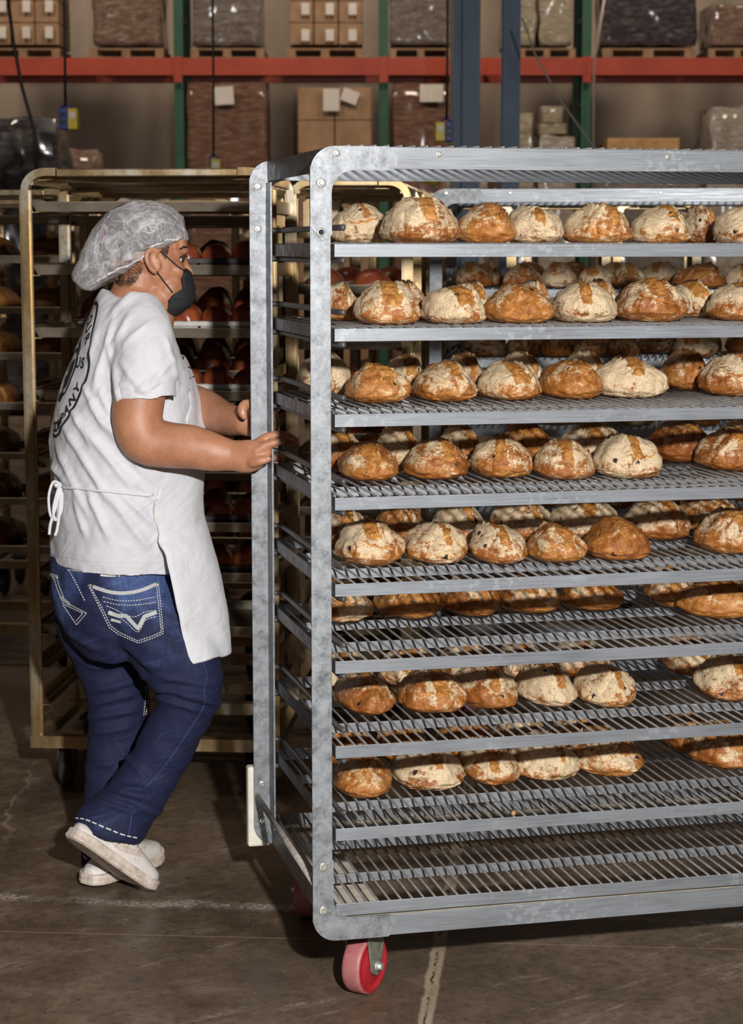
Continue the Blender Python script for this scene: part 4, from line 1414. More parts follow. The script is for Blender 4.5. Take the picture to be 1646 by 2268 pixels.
def limb(path, k=5, n=20, squash=None):
    """path rows: (px, py, Y, radius_px[, radius2_px]); smooth tapering tube, radius in picture pixels at that depth"""
    rows = []
    for q in path:
        p = at(q[0], q[1], q[2]); m = mpp(q[2], q[1])
        r1 = q[3] * m; r2 = (q[4] if len(q) > 4 else q[3]) * m
        rows.append((p.x, p.y, p.z, r1, r2))
    rows = catmull(rows, k)
    rings = []
    for i, r in enumerate(rows):
        p = Vector(r[:3])
        t = (Vector(rows[min(i + 1, len(rows) - 1)][:3]) - Vector(rows[max(i - 1, 0)][:3])).normalized()
        # axis a: across the limb as the lens sees it, b: towards the lens
        vdir = Vector((0, 1, 0))
        a = t.cross(vdir)
        if a.length < .05: a = Vector((0, 0, 1))
        a.normalize(); b = t.cross(a).normalized()
        rings.append([p + a * math.cos(2 * PI * j / n) * r[3] + b * math.sin(2 * PI * j / n) * r[4] for j in range(n)])
    # rounded ends
    def capring(c, ring, d, f): return [c + (q - c) * f + d for q in ring]
    c0, c1 = Vector(rows[0][:3]), Vector(rows[-1][:3])
    t0 = (c0 - Vector(rows[1][:3])).normalized(); t1 = (c1 - Vector(rows[-2][:3])).normalized()
    ra, rb_ = min(rows[0][3:5]), min(rows[-1][3:5])
    pre = [capring(c0, rings[0], t0 * ra * math.sin(x), math.cos(x)) for x in (1.35, 1.0, .6, .3)]
    post = [capring(c1, rings[-1], t1 * rb_ * math.sin(x), math.cos(x)) for x in (.3, .6, 1.0, 1.35)]
    return loft(pre + rings + post)

def open_limb(path, inset_px=10, depth=.05, k=5, n=28, axis=None):
    """like limb but the last end is a hem turned inwards (a hollow the arm or leg comes out of)"""
    rows = []
    for q in path:
        p = at(q[0], q[1], q[2]); m = mpp(q[2], q[1])
        rows.append((p.x, p.y, p.z, q[3] * m, (q[4] if len(q) > 4 else q[3]) * m))
    rows = catmull(rows, k)
    rings = []
    for i, r in enumerate(rows):
        p = Vector(r[:3])
        t = (Vector(rows[min(i + 1, len(rows) - 1)][:3]) - Vector(rows[max(i - 1, 0)][:3])).normalized()
        if axis is not None and i == len(rows) - 1: t = Vector(axis).normalized()
        a = t.cross(Vector((0, 1, 0))).normalized(); b = t.cross(a).normalized()
        rings.append([p + a * math.cos(2 * PI * j / n) * r[3] + b * math.sin(2 * PI * j / n) * r[4] for j in range(n)])
    c = Vector(rows[-1][:3]); m = mpp(c.y) * inset_px
    f = 1 - m / rows[-1][3]
    back = (Vector(rows[-3][:3]) - c).normalized()
    inner = [c + (q - c) * f for q in rings[-1]]
    rings += [inner, [q + back * depth for q in inner]]
    return loft(rings)

def ellipsoid(c, ax, ay, az, rot=(0, 0, 0), n=20):
    m = Matrix.Translation(c) @ Matrix.Rotation(rot[2], 4, 'Z') @ Matrix.Rotation(rot[1], 4, 'Y') @ Matrix.Rotation(rot[0], 4, 'X') @ Matrix.Diagonal((ax, ay, az, 1))
    bm = bmesh.new(); bmesh.ops.create_uvsphere(bm, u_segments=n, v_segments=n // 2 + 2, radius=1)
    vs = [m @ v.co for v in bm.verts]; bm.verts.index_update()
    fs = [tuple(v.index for v in f.verts) for f in bm.faces]
    bm.free()
    return vs, fs

def body_ring(l, r, pyl, pyr, Yc, phi, ratio, n=56, ex=2.3, grow=0.0):
    """oval slice of a body turned by phi, fitted between the left and right outline seen in the photo"""
    phi = math.radians(phi)
    F = Vector((math.cos(phi), math.sin(phi), 0)); R = Vector((math.sin(phi), -math.cos(phi), 0))
    py = (pyl + pyr) / 2
    cl, cr = at(l, py, Yc), at(r, py, Yc)
    c = (cl + cr) / 2; hw = (cr.x - cl.x) / 2
    zl, zr = at(l, pyl, Yc).z, at(r, pyr, Yc).z
    th = np.linspace(0, 2 * PI, n, endpoint=False)
    s = lambda v: np.sign(v) * np.abs(v) ** (2 / ex)
    fx, rx = s(np.cos(th)), s(np.sin(th)) * ratio
    X = F.x * fx + R.x * rx
    a = hw / X.max() + grow
    ring = []
    for f, q in zip(fx, rx):
        p = c + F * f * a + R * q * a
        t = max(-.2, min(1.2, (p.x - cl.x) / (2 * hw)))
        p.z = zl + (zr - zl) * t
        ring.append(p)
    return ring, c, F, R

TORSO = [  # l, r, y at left, y at right, depth, turn, side/front ratio
    (104, 424, 1244, 1262, 4.87, 32, 1.16), (103, 432, 1180, 1190, 4.87, 28, 1.18), (105, 440, 1110, 1115, 4.87, 24, 1.2),
    (103, 446, 1060, 1060, 4.87, 22, 1.2), (101, 447, 1000, 1000, 4.865, 23, 1.2), (104, 446, 940, 940, 4.86, 21, 1.2),
    (117, 440, 880, 880, 4.86, 18, 1.22), (138, 424, 820, 822, 4.86, 14, 1.34), (162, 405, 764, 770, 4.86, 9, 1.55),
    (183, 392, 714, 735, 4.86, 8, 1.80), (199, 381, 672, 714, 4.86, 8, 1.78), (212, 376, 648, 702, 4.86, 8, 1.45), (226, 372, 632, 694, 4.86, 8, 1.12)]
def torso_rings(grow=0.0, rows=TORSO, k=4):
    rr = [r for r in catmull(rows, k)]
    return [body_ring(*r, grow=grow) for r in rr]

worker_parts = []
# ---- body: head, neck, arms, hands, torso core and legs, one continuous surface
hd = math.radians(12)
HY = 4.88
def hp(px, py, dy=0.0): return at(px, py, HY + dy)
core = loft([r[0] for r in torso_rings(-.028, TORSO[1:])])
B = [core]
B.append(ellipsoid(hp(318, 545), .104, .078, .098, (0, .25, hd), 28))          # cranium
B.append(ellipsoid(hp(352, 588), .062, .066, .072, (0, .15, hd), 24))           # mid face
B.append(ellipsoid(hp(372, 640, -.0), .046, .056, .052, (0, .3, hd), 24))       # jaw
B.append(ellipsoid(hp(386, 668), .026, .030, .022, (0, .2, hd)))                # chin
B.append(ellipsoid(hp(396, 545), .022, .052, .032, (0, 0, hd)))                 # forehead
B.append(ellipsoid(hp(402, 556), .019, .045, .012, (0, .1, hd)))                # brow
B.append(ellipsoid(hp(392, 600, -.028), .020, .024, .022, (0, 0, hd)))          # near cheek
B.append(ellipsoid(hp(398, 602, .032), .020, .024, .022, (0, 0, hd)))
B.append(limb([(404, 568, HY + .008, 7), (412, 588, HY + .008, 8), (421, 606, HY + .008, 10), (416, 616, HY + .008, 10)], 4, 12))   # nose
B.append(ellipsoid(hp(408, 640, .006), .016, .026, .020, (0, 0, hd)))           # lips
B.append(limb([(312, 612, HY, 52, 58), (304, 650, HY, 58, 62), (296, 690, 4.865, 68, 76), (290, 740, 4.86, 80, 90)], 4, 24))      # neck
B.append(limb([(352, 640, HY, 40, 44), (345, 680, HY - .01, 46, 52), (335, 715, 4.865, 50, 60)], 4, 20))                         # throat
# near ear: rim, lobe, bowl
ER = 4.806
B.append(limb([(352, 596, ER - .004, 5), (343, 603, ER - .010, 6), (331, 590, ER - .016, 6), (324, 572, ER - .018, 6), (328, 557, ER - .016, 6), (341, 551, ER - .010, 5.5), (352, 558, ER - .004, 5)], 5, 10))
B.append(limb([(352, 592, ER, 7, 6), (341, 580, ER - .002, 11, 6), (339, 566, ER - .002, 9, 6)], 4, 12))
B.append(limb([(353, 576, ER - .005, 4), (353, 585, ER - .006, 4)], 3, 8))
# near (right) arm
B.append(limb([(330, 735, 4.70, 50), (318, 810, 4.655, 55, 54), (310, 875, 4.64, 57, 54), (304, 930, 4.632, 57, 52), (322, 972, 4.625, 56, 52), (368, 985, 4.615, 52, 46), (424, 990, 4.605, 49, 42), (474, 1002, 4.598, 43, 36), (508, 1008, 4.592, 36, 28), (530, 1010, 4.588, 34, 24)], 6, 26))
HN = 4.565
B.append(limb([(516, 1008, 4.588, 34, 23), (540, 1011, 4.575, 37, 20), (562, 1007, HN, 36, 17), (580, 1000, HN - .004, 27, 14), (588, 995, HN - .006, 20, 12)], 5, 22))    # palm
def finger(pts): return limb(pts, 4, 12)
B.append(finger([(566, 985, HN + .012, 11), (588, 969, HN + .012, 10.5), (616, 963, HN + .014, 10), (640, 967, HN + .016, 9), (657, 977, HN + .017, 6.5)]))    # middle
B.append(finger([(566, 984, HN + .034, 11), (590, 968, HN + .036, 10), (614, 966, HN + .038, 9.5), (636, 974, HN + .040, 8.5), (648, 984, HN + .040, 6.5)]))    # index
B.append(finger([(568, 1000, HN - .012, 11), (586, 988, HN - .012, 10.5), (606, 981, HN - .011, 10), (620, 979, HN - .009, 9), (629, 980, HN - .008, 6.5)]))     # ring
B.append(finger([(560, 1026, HN - .014, 11), (574, 1022, HN - .022, 10.5), (588, 1019, HN - .022, 9), (597, 1017, HN - .020, 6.5)]))                            # little
B.append(finger([(560, 1014, HN + .030, 13), (584, 1014, HN + .046, 11), (606, 1014, HN + .054, 10), (626, 1016, HN + .056, 8)]))                                # thumb
# far (left) arm, coming round the front to the rear post
B.append(limb([(300, 745, 5.06, 50), (330, 830, 5.06, 52), (360, 880, 5.04, 50), (404, 890, 5.00, 47), (450, 902, 4.93, 41), (490, 924, 4.85, 38), (520, 932, 4.78, 33), (540, 934, 4.74, 29)], 6, 22))
B.append(limb([(528, 932, 4.765, 29, 24), (556, 936, 4.73, 32, 20), (580, 938, 4.715, 26, 16), (592, 938, 4.712, 20, 13)], 5, 20))
B.append(finger([(574, 912, 4.715, 13), (556, 897, 4.692, 12.5), (541, 898, 4.676, 12.5), (537, 911, 4.668, 11.5), (541, 924, 4.665, 8)]))      # thumb, towards the lens
for j, (yy, ln) in enumerate(((915, 0), (929, 4), (943, 3), (956, -4))):
    B.append(finger([(578, yy + 3, 4.712, 10), (598 + ln * .5, yy, 4.70, 9), (608 + ln, yy + 2, 4.675, 8.5), (606 + ln, yy + 5, 4.650, 7)]))
# legs inside the trousers
B.append(limb([(255, 1230, 4.86, 92, 95), (235, 1300, 4.86, 80, 90)], 3, 20))
B.append(limb([(290, 1310, 4.79, 70), (350, 1400, 4.76, 66), (412, 1505, 4.75, 48), (370, 1620, 4.755, 40), (290, 1770, 4.735, 34), (240, 1835, 4.725, 28)], 5, 16))
B.append(limb([(205, 1320, 4.92, 66), (240, 1450, 4.95, 55), (262, 1560, 4.955, 45), (255, 1690, 4.95, 40), (240, 1850, 4.935, 32), (235, 1900, 4.93, 28)], 5, 16))
body_me = fused('person', B, .0042, 5, .5)
body_me.materials.append(M['skin'])
worker = bpy.data.objects.new('person', body_me); COL.objects.link(worker)
tag(worker, 'person in white t-shirt, apron, hairnet and black mask pushing the near grey rack', 'person')
body_bvh = BVHTree.FromPolygons([v.co for v in body_me.vertices], [tuple(p.vertices) for p in body_me.polygons])

# ---- T-shirt
sh = [loft([r[0] for r in torso_rings(0)])]
sh.append(open_limb([(308, 700, 4.76, 66, 70), (318, 735, 4.70, 70, 66), (322, 785, 4.663, 72, 64), (321, 835, 4.648, 73, 64), (320, 888, 4.64, 75, 64)], 9, .05, axis=(.06, -.05, -1)))
sh.append(open_limb([(300, 715, 4.98, 62), (300, 760, 5.05, 64), (318, 830, 5.07, 66), (345, 880, 5.05, 66)], 9, .05))
tee_me = fused('t_shirt', sh, .0062, 4, .5)
co = verts_of(tee_me); no = normals_of(tee_me)
def seg_fold(co, a, b, w, amp, taper=True):
    """a soft ridge along a picture-space segment, only on the side that faces the lens; returns the displacement"""
    P = np.array([proj(p) for p in co])
    a, b = np.array(a, float), np.array(b, float)
    d = b - a; L = np.hypot(*d) + 1e-6; t = ((P - a) @ d) / L ** 2
    e = np.abs((P[:, 0] - a[0]) * d[1] - (P[:, 1] - a[1]) * d[0]) / L
    g = np.exp(-(e / w) ** 2)
    win = np.clip(np.minimum(t + .1, 1.1 - t) / .3, 0, 1)
    return amp * g * win
near_side = np.clip((4.93 - co[:, 1]) / .05, 0, 1)
disp = np.zeros(len(co))
FOLDS = [((200, 900), (330, 1060), 9, .007), ((170, 930), (300, 1090), 8, .006), ((140, 950), (240, 1110), 8, .006), ((120, 985), (190, 1140), 7, .005),
         ((235, 930), (350, 1050), 7, .006), ((190, 1085), (245, 1200), 8, .006), ((235, 1090), (330, 1215), 9, .006), ((160, 1095), (185, 1190), 7, .005),
         ((270, 1095), (350, 1170), 8, .005), ((110, 1030), (150, 1075), 6, .005), ((255, 690), (205, 860), 7, .006), ((285, 690), (235, 790), 7, .005),
         ((215, 720), (190, 800), 6, .004), ((240, 760), (262, 900), 6, .005), ((300, 640), (240, 700), 8, .005), ((390, 790), (330, 860), 7, .004),
         ((395, 830), (300, 870), 7, .004), ((260, 800), (330, 880), 8, .004), ((370, 740), (400, 850), 6, .004), ((215, 860), (250, 930), 6, .005),
         ((180, 850), (230, 950), 6, .005), ((150, 900), (200, 990), 6, .004), ((280, 1050), (360, 1120), 7, .005), ((340, 705), (270, 760), 6, .004)]
for a, b, w, amp in FOLDS:
    disp += 1.7 * seg_fold(co, a, b, w, amp)
nn = np.array([noise.noise(Vector((p[0] * 16 + p[2] * 7, p[1] * 12, p[2] * 16 - p[0] * 9))) for p in co])
n2 = np.array([noise.noise(Vector((p[0] * 34 + p[2] * 22, p[1] * 25, p[2] * 30 - p[0] * 26)) + Vector((4, 4, 4))) for p in co])
disp = disp * near_side - .006 + .0045 * nn + .0014 * n2
co = co + no * disp[:, None]
tee_me.vertices.foreach_set('co', co.ravel()); tee_me.update()
tee = link('t_shirt', tee_me, M['tee'], worker)
tag(tee, 'white short-sleeved t-shirt with a round black print on the back')
def bvh_of(me): return BVHTree.FromPolygons([v.co for v in me.vertices], [tuple(p.vertices) for p in me.polygons])
tee_bvh = bvh_of(tee_me)

# ---- jeans
HIPS = [(112, 396, 1228, 1240, 4.868, 35, 1.12), (108, 398, 1262, 1272, 4.868, 35, 1.12), (110, 402, 1310, 1318, 4.868, 35, 1.10), (122, 410, 1360, 1368, 4.865, 34, 1.04), (150, 420, 1408, 1412, 4.86, 33, .92), (190, 420, 1446, 1450, 4.855, 33, .72)]
jp = [loft([r[0] for r in torso_rings(0, HIPS, 4)])]
jp.append(open_limb([(300, 1330, 4.80, 92, 98), (345, 1395, 4.77, 94, 92), (392, 1455, 4.755, 88, 84), (423, 1508, 4.75, 75, 74), (408, 1570, 4.75, 66, 66), (374, 1640, 4.752, 63, 62), (335, 1710, 4.748, 63, 60), (292, 1772, 4.722, 68, 64), (262, 1808, 4.706, 74, 68), (235, 1842, 4.692, 79, 74)], 17, .05, axis=(-.33, -.1, -.94)))
jp.append(open_limb([(200, 1340, 4.93, 88, 90), (222, 1420, 4.945, 80, 80), (252, 1500, 4.955, 70, 72), (262, 1570, 4.96, 68, 66), (257, 1680, 4.955, 66, 62), (250, 1790, 4.945, 66, 60), (243, 1870, 4.938, 64, 60), (240, 1918, 4.935, 62, 60)], 14, .05))
jean_me = fused('jeans', jp, .0058, 4, .5)
co = verts_of(jean_me); no = normals_of(jean_me)
disp = np.zeros(len(co))
JF = [((330, 1520), (470, 1545), 8, .008), ((335, 1540), (450, 1575), 7, .007), ((350, 1500), (480, 1520), 7, .005), ((200, 1530), (320, 1500), 8, .007), ((198, 1560), (300, 1535), 7, .007),
      ((195, 1590), (310, 1570), 8, .008), ((195, 1625), (290, 1610), 7, .006), ((230, 1760), (350, 1790), 9, .010), ((215, 1775), (300, 1800), 7, .008), ((260, 1745), (330, 1750), 7, .006),
      ((300, 1790), (350, 1800), 7, .008), ((265, 1660), (320, 1720), 7, .005), ((150, 1400), (215, 1440), 8, .005), ((260, 1440), (330, 1500), 9, -.008), ((200, 1480), (260, 1470), 7, .004),
      ((400, 1540), (485, 1560), 6, .006), ((190, 1700), (250, 1690), 7, .004)]
for a, b, w, amp in JF: disp += 1.7 * seg_fold(co, a, b, w, amp)
# far-leg folds must not print on the near leg and the reverse: limit by depth
nn = np.array([noise.noise(Vector((p[0] * 9, p[1] * 9, p[2] * 22 + p[0] * 6))) for p in co])
n2 = np.array([noise.noise(Vector((p[0] * 26, p[1] * 26, p[2] * 40 + p[0] * 10)) + Vector((7, 0, 0))) for p in co])
low = np.clip((.95 - co[:, 2]) / .25, .25, 1)
disp = disp + (.006 * nn + .002 * n2) * low
co = co + no * disp[:, None]
jean_me.vertices.foreach_set('co', co.ravel()); jean_me.update()
jeans = link('jeans', jean_me, M['denim'], worker)
tag(jeans, 'dark blue jeans with white stitched back pockets')
jean_bvh = bvh_of(jean_me)

# ---- flat work laid on cloth: ribbons and patches dropped along a direction onto a surface
CAMP = Vector((0, 0, CAMH))
def drop_px(px, py, bvh):
    d = ray(px, py).normalized()
    h = bvh.ray_cast(CAMP, d, 12)
    return (h[0], h[1]) if h[0] is not None else None

def ribbon(mb, pxs, width, bvh, lift=.0018, step=4, dash=None):
    """a thin strip following picture points on the surface"""
    pts = []
    for i in range(len(pxs) - 1):
        a, b = Vector((*pxs[i], 0)), Vector((*pxs[i + 1], 0))
        m = max(1, int((b - a).length / step))
        pts += [a + (b - a) * j / m for j in range(m)]
    pts.append(Vector((*pxs[-1], 0)))
    S = [drop_px(p.x, p.y, bvh) for p in pts]
    run = []
    def flush(run):
        if len(run) < 2: return
        vs, fs = [], []
        for i, (p, nrm) in enumerate(run):
            t = (run[min(i + 1, len(run) - 1)][0] - run[max(i - 1, 0)][0])
            if t.length < 1e-6: t = Vector((1, 0, 0))
            t.normalize()
            s = t.cross(nrm).normalized()
            q = p + nrm * lift
            vs += [q - s * width / 2, q + s * width / 2, p + s * width / 2 - nrm * .001, p - s * width / 2 - nrm * .001]
        for i in range(len(run) - 1):
            a, b = i * 4, i * 4 + 4
            for k in range(4):
                k2 = (k + 1) % 4
                fs.append((a + k, a + k2, b + k2, b + k))
        fs.append((3, 2, 1, 0)); e = (len(run) - 1) * 4
        fs.append((e, e + 1, e + 2, e + 3))
        mb.add(vs, fs)
    acc = 0.0
    for i, s in enumerate(S):
        ok = s is not None
        if ok and run and (s[0] - run[-1][0]).length > .04: flush(run); run = []
        if ok and dash:
            if run: acc += (s[0] - run[-1][0]).length
            elif i: acc += .002
            on = (acc % (dash * 1.32)) < dash
            if not on:
                flush(run); run = []; acc += .0012
                continue
        if ok: run.append(s)
        else: flush(run); run = []
    flush(run)

def curve_px(pts, k=5): return [tuple(p) for p in catmull(pts, k)]

# right back pocket
pocket_px = [(192, 1292), (225, 1302), (270, 1308), (310, 1302), (352, 1288), (358, 1330), (364, 1404), (340, 1416), (308, 1427), (262, 1408), (240, 1392), (218, 1345)]
def patch(outline, bvh, lift, n=26):
    """thin pocket panel filling a picture-space outline on a surface"""
    xs = [p[0] for p in outline]; ys = [p[1] for p in outline]
    def inside(x, y):
        c = False; j = len(outline) - 1
        for i in range(len(outline)):
            xi, yi = outline[i]; xj, yj = outline[j]
            if (yi > y) != (yj > y) and x < (xj - xi) * (y - yi) / (yj - yi) + xi: c = not c
            j = i
        return c
    ol = []
    for i in range(len(outline)):
        a, b = outline[i], outline[(i + 1) % len(outline)]
        ol += [(a[0] + (b[0] - a[0]) * t / 6, a[1] + (b[1] - a[1]) * t / 6) for t in range(6)]
    cx, cy = sum(xs) / len(xs), sum(ys) / len(ys)
    rings = []
    for f in (1.0, .97, .8, .6, .4, .2, .03):
        ring = []
        for (x, y) in ol:
            s = drop_px(cx + (x - cx) * f, cy + (y - cy) * f, bvh)
            if s is None: s = (at(x, y, 4.8), Vector((0, -1, 0)))
            ring.append(s[0] + s[1] * (lift if f < 1 else -.001))
        rings.append(ring)
    vs, fs = loft(rings, cap=False)
    fs.append(tuple(range((len(rings) - 1) * len(ol), len(rings) * len(ol))))
    mb = MB(); mb.add(vs, fs, False)
    return mb
pk = patch(pocket_px, jean_bvh, .0026).build('back_pocket', M['denim'], jeans)
pk_bvh = bvh_of(pk.data)
mb = MB()
for off in (3, 8):
    def sh_(p, o=off):
        cx, cy = 285, 1350
        d = Vector((p[0] - cx, p[1] - cy)); return (p[0] - d.x / d.length * o, p[1] - d.y / d.length * o)
    ring = [sh_(p) for p in pocket_px[4:] + pocket_px[:1]]
    ribbon(mb, ring, .0019, pk_bvh, .0012, 1.2, .0065)
for pts in ([(228, 1322), (262, 1330), (300, 1330), (345, 1322)], [(230, 1332), (262, 1339), (300, 1340), (346, 1334)], [(236, 1342), (256, 1350), (278, 1362), (300, 1366), (320, 1356), (346, 1352)], [(244, 1362), (264, 1368), (282, 1380), (306, 1400), (322, 1374), (348, 1366)]):
    ribbon(mb, curve_px(pts, 4), .0016, pk_bvh, .0012, 1.2, .0065)
mb.build('stitching', M['thread'], pk)
mb = MB()
ribbon(mb, curve_px([(206, 1299), (240, 1310), (275, 1314), (312, 1308), (346, 1294)], 5), .0085, pk_bvh, .0018, 4)
mb.build('embroidered_band', M['embroid'], pk)
mb = MB()
ribbon(mb, [(240, 1356), (262, 1364), (280, 1364), (306, 1392), (320, 1366), (347, 1356)], .0095, pk_bvh, .0018, 4)
ribbon(mb, [(246, 1372), (268, 1378)], .006, pk_bvh, .0015, 4)
mb.build('embroidered_chevron', M['embroid'], pk)
mb = MB()
for (x, y) in ((200, 1297), (350, 1294)):
    s = drop_px(x, y, pk_bvh) or drop_px(x, y, jean_bvh)
    mb.lathe([(.0045, -.001), (.0045, .0015), (.0028, .0026)], s[0], s[1], 14)
    mb.build('rivet', M['bolt'], pk); mb = MB()
# left back pocket at the far edge
pk2_px = [(106, 1268), (126, 1282), (140, 1290), (150, 1330), (190, 1366), (172, 1384), (150, 1362), (128, 1330)]
mb = MB()
ribbon(mb, [(104, 1266), (126, 1280), (132, 1300), (146, 1334), (192, 1358), (170, 1384), (140, 1340)], .0019, jean_bvh, .0015, 1.2, .0065)
ribbon(mb, [(110, 1272), (121, 1284), (127, 1304), (141, 1338), (184, 1358), (168, 1377)], .0019, jean_bvh, .0015, 1.2, .0065)
lp = mb.build('left_pocket_stitching', M['thread'], jeans)
mb = MB(); ribbon(mb, [(106, 1270), (128, 1278)], .008, jean_bvh, .0018, 4); ribbon(mb, [(134, 1322), (154, 1338)], .008, jean_bvh, .0018, 4)
mb.build('left_pocket_band', M['embroid'], jeans)
# waistband, yoke, seams, hems
mb = MB()
for dy in (0, 7): ribbon(mb, curve_px([(150, 1255 + dy), (215, 1262 + dy), (280, 1266 + dy), (365, 1258 + dy)], 5), .0018, jean_bvh, .0016, 1.2, .0065)
ribbon(mb, curve_px([(212, 1271), (240, 1275), (292, 1273)], 5), .005, jean_bvh, .0016, 2, .004)
ribbon(mb, curve_px([(152, 1262), (168, 1290), (188, 1330)], 5), .0018, jean_bvh, .0016, 1.2, .0065)
mb.build('waist_stitching', M['thread'], jeans)
mb = MB(); ribbon(mb, curve_px([(322, 1520), (322, 1545), (318, 1585)], 5), .0022, jean_bvh, .0016, 1.2, .0065); ribbon(mb, curve_px([(327, 1520), (328, 1545), (323, 1582)], 5), .0022, jean_bvh, .0016, 1.2, .0065)
mb.build('inseam_stitching', M['thread'], jeans)
M['seam'] = plain('faded_denim_seam', (.035, .05, .14), .8, 0, .35, 60)
mb = MB(); ribbon(mb, curve_px([(450, 1462), (458, 1500), (452, 1530), (452, 1562), (420, 1615), (380, 1675), (345, 1720), (320, 1745)], 5), .0022, jean_bvh, .0012, 4)
ribbon(mb, curve_px([(292, 1795), (290, 1815), (284, 1850)], 4), .0022, jean_bvh, .0012, 4)
mb.build('side_seam', M['seam'], jeans)
mb = MB(); ribbon(mb, curve_px([(168, 1812), (192, 1816), (230, 1832), (270, 1848), (306, 1856)], 5), .0030, jean_bvh, .0016, 1.5, .016)
ribbon(mb, curve_px([(186, 1896), (196, 1906), (214, 1914)], 4), .0030, jean_bvh, .0016, 1.5, .016)
mb.build('hem_stitching', M['thread'], jeans)

# ---- apron: bib, skirt, tie
def shell(rows, thick=.004):
    """rows of points -> a thin double-sided sheet"""
    n = len(rows[0])
    P = np.array([[tuple(p) for p in r] for r in rows])
    du = np.gradient(P, axis=1); dv = np.gradient(P, axis=0)
    nm = np.cross(du, dv); nm /= np.linalg.norm(nm, axis=2, keepdims=True) + 1e-9
    Q = P - nm * thick
    vs = [Vector(p) for p in P.reshape(-1, 3)] + [Vector(p) for p in Q.reshape(-1, 3)]
    m = len(rows); N = m * n
    fs = []
    for i in range(m - 1):
        for k in range(n - 1):
            a, b, c, d = i * n + k, i * n + k + 1, (i + 1) * n + k + 1, (i + 1) * n + k
            fs.append((a, b, c, d)); fs.append((N + d, N + c, N + b, N + a))
    edge = [i * n for i in range(m)] + [(m - 1) * n + k for k in range(1, n)] + [i * n + n - 1 for i in range(m - 2, -1, -1)] + [k for k in range(n - 2, 0, -1)]
    for i in range(len(edge)):
        a, b = edge[i], edge[(i + 1) % len(edge)]
        fs.append((b, a, N + a, N + b))
    return vs, fs

def wrap_row(l, r, pyl, pyr, Yc, phi, ratio, left_px, grow, n=40, span_far=1.35):
    """part of a body slice from a given picture column on the near side round the front to the far side"""
    ring, c, F, R = body_ring(l, r, pyl, pyr, Yc, phi, ratio, n=360, grow=grow)
    # start index: near side (towards lens) point whose column is left_px
    best, bi = 1e9, 0
    for i, p in enumerate(ring):
        if p.y < c.y + .02:
            e = abs(proj(p)[0] - left_px)
            if e < best: best, bi = e, i
    idx = bi
    # walk towards the front (theta -> 0, then to the far side, theta -> -span)
    th0 = idx / 360 * 2 * PI
    if th0 > PI: th0 -= 2 * PI
    out = []
    for j in range(n):
        th = th0 + (-span_far - th0) * j / (n - 1)
        f = (th / (2 * PI) * 360) % 360
        a = int(f); t = f - a
        out.append(ring[a % 360].lerp(ring[(a + 1) % 360], t))
    return out

AP = [  # l, r, yl, yr, depth, turn, ratio, left edge column
    (162, 408, 775, 790, 4.86, 9, 1.40, 403), (138, 428, 822, 830, 4.86, 14, 1.3, 420), (117, 443, 875, 880, 4.86, 18, 1.22, 432), (104, 449, 930, 935, 4.86, 21, 1.2, 420),
    (101, 450, 985, 990, 4.865, 23, 1.2, 396), (102, 449, 1040, 1045, 4.87, 22, 1.2, 362), (104, 444, 1090, 1096, 4.87, 24, 1.2, 336), (104, 447, 1130, 1140, 4.87, 27, 1.18, 346),
    (104, 458, 1180, 1178, 4.865, 29, 1.15, 354), (110, 472, 1235, 1226, 4.855, 31, 1.10, 365), (125, 485, 1300, 1290, 4.845, 32, 1.02, 378), (150, 493, 1370, 1356, 4.835, 32, .95, 392), (180, 496, 1425, 1408, 4.83, 32, .90, 402), (200, 497, 1466, 1446, 4.828, 32, .86, 410)]
rows = []
for r in catmull(AP, 5):
    rows.append(wrap_row(*r, .0055 + .010 * max(0, (r[2] - 1250) / 220)))
rr = np.random.RandomState(3)
rows2 = []
for i, row in enumerate(rows):
    new = []
    for j, p in enumerate(row):
        a = .0045 * noise.noise(Vector((p.x * 14, p.y * 14, p.z * 10))) + .0022 * noise.noise(Vector((p.x * 40, p.y * 40 + 3, p.z * 34)))
        f = i / len(rows)
        if f > .5: a += .006 * math.sin(j * .55 + i * .04) * (f - .5) * 2
        h = body_bvh.find_nearest(p)
        d = Vector((p.x - .0, 0, 0))
        nrm = (p - Vector((-.63, 4.87, p.z))); nrm.z = 0; nrm.normalize()
        q = p + nrm * a
        w_ = max(0.0, min(1.0, (at(0, 1215, 4.87).z, p.z)[1] - at(0, 1215, 4.87).z) / .06) if p.z > at(0, 1215, 4.87).z else 0.0
        hh = tee_bvh.find_nearest(p)
        if (w_ := w_ * max(0.0, 1 - j / 12)) > 0 and hh[0] is not None and hh[3] < .04:
            q = q.lerp(hh[0] + hh[1] * (.0045 + max(-.0015, a * .4)), w_)
        new.append(q)
    rows2.append(new)
vs, fs = shell(rows2)
ap_me = MB().add(vs, fs, True).mesh('apron')
# keep the sheet outside shirt and jeans
for v in ap_me.vertices:
    for b in (tee_bvh, jean_bvh):
        h = b.find_nearest(v.co)
        if h[0] is not None and h[3] < .06:
            d = (v.co - h[0]).dot(h[1])
            if d < .0035: v.co += h[1] * (.0035 - d)
bm = bmesh.new(); bm.from_mesh(ap_me)
for _ in range(3): bmesh.ops.smooth_vert(bm, verts=list(bm.verts), factor=.5, use_axis_x=True, use_axis_y=True, use_axis_z=True)
bm.to_mesh(ap_me); bm.free()
ap = link('apron', ap_me, M['apron'], worker)
tag(ap, 'white apron tied at the back')
ap_bvh = bvh_of(ap_me)
mb = MB(); ribbon(mb, [(348, 1140), (352, 1166)], .008, ap_bvh, .0018, 4)
mb.build('care_tag', M['white'], ap)
